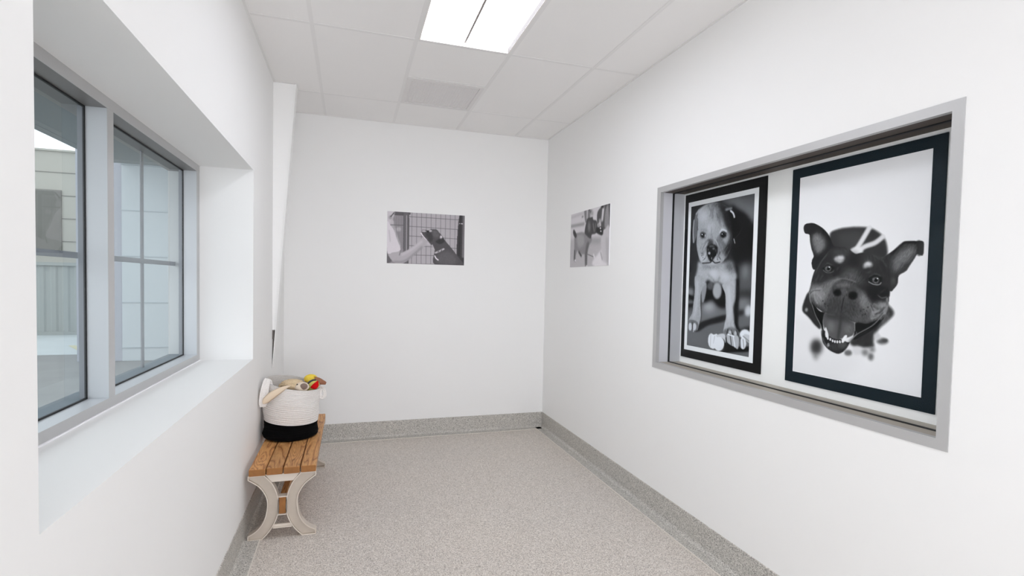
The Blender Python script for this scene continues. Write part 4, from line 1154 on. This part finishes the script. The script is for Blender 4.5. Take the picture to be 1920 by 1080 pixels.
# ------------------------------------------------------------------ plush toys in the basket
def lumps(u, a=0.05, f=9.0):
    return 1 + a * (math.sin(f * u.x + 1.3 * math.sin(f * u.y)) * math.sin(f * u.y + 0.7) * math.cos(f * u.z))
def fuzzy(u): return lumps(u, 0.05, 9) + random.uniform(-0.06, 0.06)
dog = thing('plush_dog', 'cream fleece plush dog with floppy tan ear hanging over the front of the rope basket', 'plush toy', (0.19, 3.78, 0.74))
bm = bmesh.new(); blob(bm, (0.192, 3.790, 0.745), (0.086, 0.105, 0.062), 5, fuzzy)
blob(bm, (0.200, 3.735, 0.784), (0.072, 0.058, 0.034), 5, fuzzy)
obj('body', bm, M_fleece, dog, smooth=True)
bm = bmesh.new(); blob(bm, (0.262, 3.700, 0.772), (0.048, 0.040, 0.031), 4, lambda u: 1 + 0.025 * math.sin(22 * (u.x + 0.5 * u.z)))
hd = obj('muzzle', bm, M_muzzle, dog, smooth=True)
bm = bmesh.new(); blob(bm, (0.2765, 3.6715, 0.7785), (0.025, 0.016, 0.0215), 4, lambda u: 1 - 0.10 * max(0, -u.z) * abs(u.x))
obj('nose', bm, M_nose, hd, smooth=True)
bm = bmesh.new(); blob(bm, (0.2360, 3.6800, 0.7905), (0.0055, 0.005, 0.0065), 3)
obj('eye', bm, M_eye, hd, smooth=True)
# ear: a thick flat felt strip draped over the rim
bm = bmesh.new()
path = spline([(0.190, 3.680, 0.783), (0.168, 3.648, 0.782), (0.130, 3.632, 0.764), (0.085, 3.629, 0.735), (0.050, 3.630, 0.702), (0.036, 3.634, 0.684)], 6)
wid = [0.005, 0.011, 0.020, 0.025, 0.021, 0.004]
n = len(path); prev = None
rows = []
for i, p in enumerate(path):
    p = Vector(p); d = (Vector(path[min(n - 1, i + 1)]) - Vector(path[max(0, i - 1)])).normalized()
    t = i / (n - 1) * (len(wid) - 1); k = min(int(t), len(wid) - 2); w_ = wid[k] + (wid[k + 1] - wid[k]) * (t - k)
    side = Vector((0, -1, 0)).cross(d).normalized(); side = side if side.z > 0 else -side
    out = side.cross(d).normalized(); out = out if out.y < 0 else -out
    rows.append([bm.verts.new(p + side * w_ * a + out * b_) for a, b_ in ((-1, 0), (-0.6, 0.005), (0, 0.006), (0.6, 0.005), (1, 0), (0.6, -0.003), (0, -0.004), (-0.6, -0.003))])
for a, b_ in zip(rows, rows[1:]):
    for k in range(8): bm.faces.new((a[k], a[(k + 1) % 8], b_[(k + 1) % 8], b_[k]))
bm.faces.new(rows[0][::-1]); bm.faces.new(rows[-1])
obj('ear', bm, M_ear, dog, smooth=True)

bird = thing('plush_bird', 'lime and yellow plush bird with red mouth and brown beak in the rope basket', 'plush toy', (0.32, 3.80, 0.74))
bm = bmesh.new(); blob(bm, (0.324, 3.800, 0.735), (0.038, 0.060, 0.060), 4, lambda u: lumps(u, 0.04, 7))
blob(bm, (0.330, 3.770, 0.775), (0.041, 0.038, 0.034), 4, lambda u: lumps(u, 0.03, 7))
bd = obj('body', bm, M_grn, bird, smooth=True)
bm = bmesh.new(); blob(bm, (0.311, 3.802, 0.806), (0.043, 0.038, 0.030), 5, lambda u: 1 + random.uniform(-0.05, 0.05))
obj('crest', bm, M_yel, bird, smooth=True)
bm = bmesh.new(); tube(bm, spline([(0.296, 3.745, 0.782), (0.310, 3.740, 0.797), (0.330, 3.745, 0.806), (0.345, 3.755, 0.804)], 6), 0.0058, 8)
obj('band', bm, M_band, bird, smooth=True)
# beak: brown felt cone with a soft bent tip
bm = bmesh.new()
tube(bm, spline([(0.340, 3.782, 0.789), (0.362, 3.784, 0.789), (0.388, 3.786, 0.781), (0.411, 3.788, 0.772)], 6), 0.037, 16, lambda t: 1.0 - 0.76 * t ** 0.85, True, 1.0)
obj('beak', bm, M_brn, bird, smooth=True)
bm = bmesh.new()
pts = spline([(0.314, 0.758), (0.326, 0.777), (0.344, 0.792), (0.360, 0.802), (0.366, 0.785), (0.364, 0.762), (0.350, 0.747), (0.330, 0.748)], 5, True)
cxr, czr = 0.343, 0.773
rings = []
for f, y in ((1.0, 3.734), (0.97, 3.724), (0.78, 3.717), (0.4, 3.714)):
    rings.append([bm.verts.new((cxr + (p[0] - cxr) * f, y + 0.3 * abs(p[0] - cxr) , czr + (p[1] - czr) * f)) for p in pts])
for a, b_ in zip(rings, rings[1:]):
    for k in range(len(pts)): bm.faces.new((a[k], a[(k + 1) % len(pts)], b_[(k + 1) % len(pts)], b_[k]))
bm.faces.new(rings[-1]); bm.faces.new(rings[0][::-1])
obj('mouth', bm, M_red, bird, smooth=True)

# ------------------------------------------------------------------ outside, seen through the left window
bm = bmesh.new(); box(bm, -16, -LW, -6, 11.5, -0.12, -0.005); struct('yard_paving', bm, M_asph)
bm = bmesh.new(); box(bm, -16, -LW, 11.5, 26, -0.12, 0.0); struct('concrete_strip', bm, M_conc)
bm = bmesh.new()
for dx in (0,):
    v = [bm.verts.new(p) for p in ((-5.0, 12.9, 0.004), (-4.3, 11.75, 0.004), (-4.18, 11.80, 0.004), (-4.9, 12.95, 0.004))]; bm.faces.new(v)
tag(obj('line_marking', bm, M_yellow), 'faded yellow painted line on the concrete outside the left window', 'line marking')
bm = bmesh.new(); box(bm, -1.2, -LW, -4, 4.8, 2.37, 2.52); box(bm, -1.26, -1.2, -4, 4.8, 2.366, 2.56); struct('eave', bm, M_soffit)

fence = thing('corrugated_fence', 'pale grey corrugated sheet fence beyond the yard, seen through the left pane', 'fence', (-8.5, 15.2, 0))
bm = bmesh.new(); xs_ = np.arange(-12.0, -3.6, 0.02)
def cz_(x):
    u = (x * 4.2) % 1.0
    return 0.0 if u < 0.42 else (0.02 if 0.5 < u < 0.92 else 0.01)
A = [bm.verts.new((x, 15.2 - cz_(x), 0.05)) for x in xs_]; B = [bm.verts.new((x, 15.2 - cz_(x), 1.70)) for x in xs_]
for i in range(len(xs_) - 1): bm.faces.new((A[i], A[i + 1], B[i + 1], B[i]))
obj('sheet', bm, M_fence, fence)
bm = bmesh.new(); box(bm, -12, -3.6, 15.13, 15.22, 1.68, 1.76); obj('top_rail', bm, M_fence, fence)
bm = bmesh.new(); box(bm, -12, -3.6, 15.13, 15.22, 0.0, 0.08); obj('bottom_rail', bm, M_fence, fence)

nb = thing('grey_building', 'large grey block building behind the corrugated fence, seen through the left pane', 'building', (-9, 19, 0))
bm = bmesh.new(); box(bm, -16, -3.4, 18, 22, 0, 4.95); obj('wall', bm, M_grey_clad, nb)
bm = bmesh.new(); box(bm, -16.1, -3.3, 17.94, 22, 4.95, 5.0); obj('parapet_cap', bm, M_grey_clad, nb)
bm = bmesh.new()
for z in (1.1, 1.75, 2.4, 3.05, 3.7, 4.35): box(bm, -16, -3.4, 17.985, 18.0, z, z + 0.02)
obj('block_joint', bm, M_dark_block, nb)
bm = bmesh.new(); box(bm, -9.2, -7.32, 17.96, 18.0, 2.05, 3.86); obj('weathered_panel', bm, M_dark_block, nb)

wing = thing('clad_building', 'pale panel-clad building with thin horizontal joints, seen through the far pane', 'building', (-1.6, 10.6, 0))
bm = bmesh.new(); box(bm, -3.19, 0.3, 10.5, 14.9, 0, 4.2); obj('wall', bm, M_pale_clad, wing)
bm = bmesh.new()
for z in (0.232, 1.018, 1.817, 2.603): box(bm, -3.192, -LW, 10.488, 10.5, z - 0.007, z + 0.007)
obj('cladding_joint', bm, M_clad_joint, wing)
bm = bmesh.new(); box(bm, -3.19, 0.3, 10.46, 10.5, 3.38, 3.46); obj('fascia', bm, M_clad_joint, wing)
bm = bmesh.new(); box(bm, -3.19, -0.55, 8.8, 10.5, 3.46, 3.6); obj('soffit', bm, M_wing_soffit, wing)
bm = bmesh.new(); box(bm, -3.85, -3.19, 10.52, 14.9, 0, 4.2); obj('reflection_strip', bm, M_reflection, wing)  # block added to stand in for a reflection in the pane

# ------------------------------------------------------------------ world and lamps
w = bpy.data.worlds.new('World'); scene.world = w; w.use_nodes = True; nt = w.node_tree; nt.nodes.clear()
out = N(nt, 'ShaderNodeOutputWorld'); bg = N(nt, 'ShaderNodeBackground')
tc = N(nt, 'ShaderNodeTexCoord'); nz = N(nt, 'ShaderNodeTexNoise'); nz.inputs['Scale'].default_value = 6; nz.inputs['Detail'].default_value = 6
nt.links.new(tc.outputs['Generated'], nz.inputs['Vector'])
rr = N(nt, 'ShaderNodeValToRGB'); rr.color_ramp.elements[0].position = 0.3; rr.color_ramp.elements[0].color = (0.80, 0.90, 1.0, 1); rr.color_ramp.elements[1].position = 0.6; rr.color_ramp.elements[1].color = (1, 1, 1, 1)
nt.links.new(nz.outputs['Fac'], rr.inputs[0]); nt.links.new(rr.outputs[0], bg.inputs['Color'])
bg.inputs['Strength'].default_value = 1.9
nt.links.new(bg.outputs[0], out.inputs[0])

def area(name, loc, rot, sx, sy, power, col, portal=False):
    l = bpy.data.lights.new(name, 'AREA'); l.shape = 'RECTANGLE'; l.size = sx; l.size_y = sy; l.energy = power; l.color = col
    o = bpy.data.objects.new(name, l); COL.objects.link(o); o.location = loc; o.rotation_euler = rot
    if portal: l.cycles.is_portal = True
    return o
# sky portal in the left opening
area('window_daylight_portal', (-LW - 0.01, (WY0 + WY1) / 2, (WZ0 + WZ1) / 2), (0, -PI / 2, 0), WZ1 - WZ0, WY1 - WY0, 1, (1, 1, 1), True)
# unseen fill lamp added overhead behind the camera
area('rear_fill_lamp', (1.24, -2.9, H - 0.004), (0, 0, 0), 0.6, 1.2, 12, (0.95, 0.975, 1.055))
# added fill softbox by the left wall beside the camera, facing the internal window
area('side_fill_softbox', (0.06, -0.45, 1.45), (PI / 2, 0, -PI / 2 + 0.35), 0.9, 1.4, 12, (0.95, 0.975, 1.055))
# added fill softbox, behind the camera and tipped towards the ceiling
area('fill_softbox', (1.25, -3.3, 1.15), (PI / 2 + 0.35, 0, 0), 2.0, 1.5, 60, (0.95, 0.975, 1.055))

# ------------------------------------------------------------------ camera
cam = bpy.data.cameras.new('camera'); co = bpy.data.objects.new('camera', cam); COL.objects.link(co); scene.camera = co
YAW, PIT, ROL, F = 0.3046, -0.0356, 0.0209, 966.3
cam.sensor_fit = 'HORIZONTAL'; cam.sensor_width = 36.0; cam.lens = 36.0 * F / 1920.0; cam.shift_y = 24.2 / 1920.0
cam.clip_start = 0.02; cam.clip_end = 200
fw = Vector((math.sin(YAW) * math.cos(PIT), math.cos(YAW) * math.cos(PIT), math.sin(PIT)))
rt = Vector((math.cos(YAW), -math.sin(YAW), 0)); up = rt.cross(fw)
r2 = rt * math.cos(ROL) + up * math.sin(ROL); u2 = -rt * math.sin(ROL) + up * math.cos(ROL)
M = Matrix((r2, u2, -fw)).transposed().to_4x4(); M.translation = (0.5662, 0.0, 1.5011)
co.matrix_world = M

scene.view_settings.view_transform = 'Standard'
scene.view_settings.look = 'None'
scene.view_settings.exposure = 0.06
scene.view_settings.gamma = 1.0
scene.cycles.diffuse_bounces = 10
scene.cycles.max_bounces = 16
scene.cycles.transparent_max_bounces = 16
scene.cycles.sample_clamp_indirect = 6.0
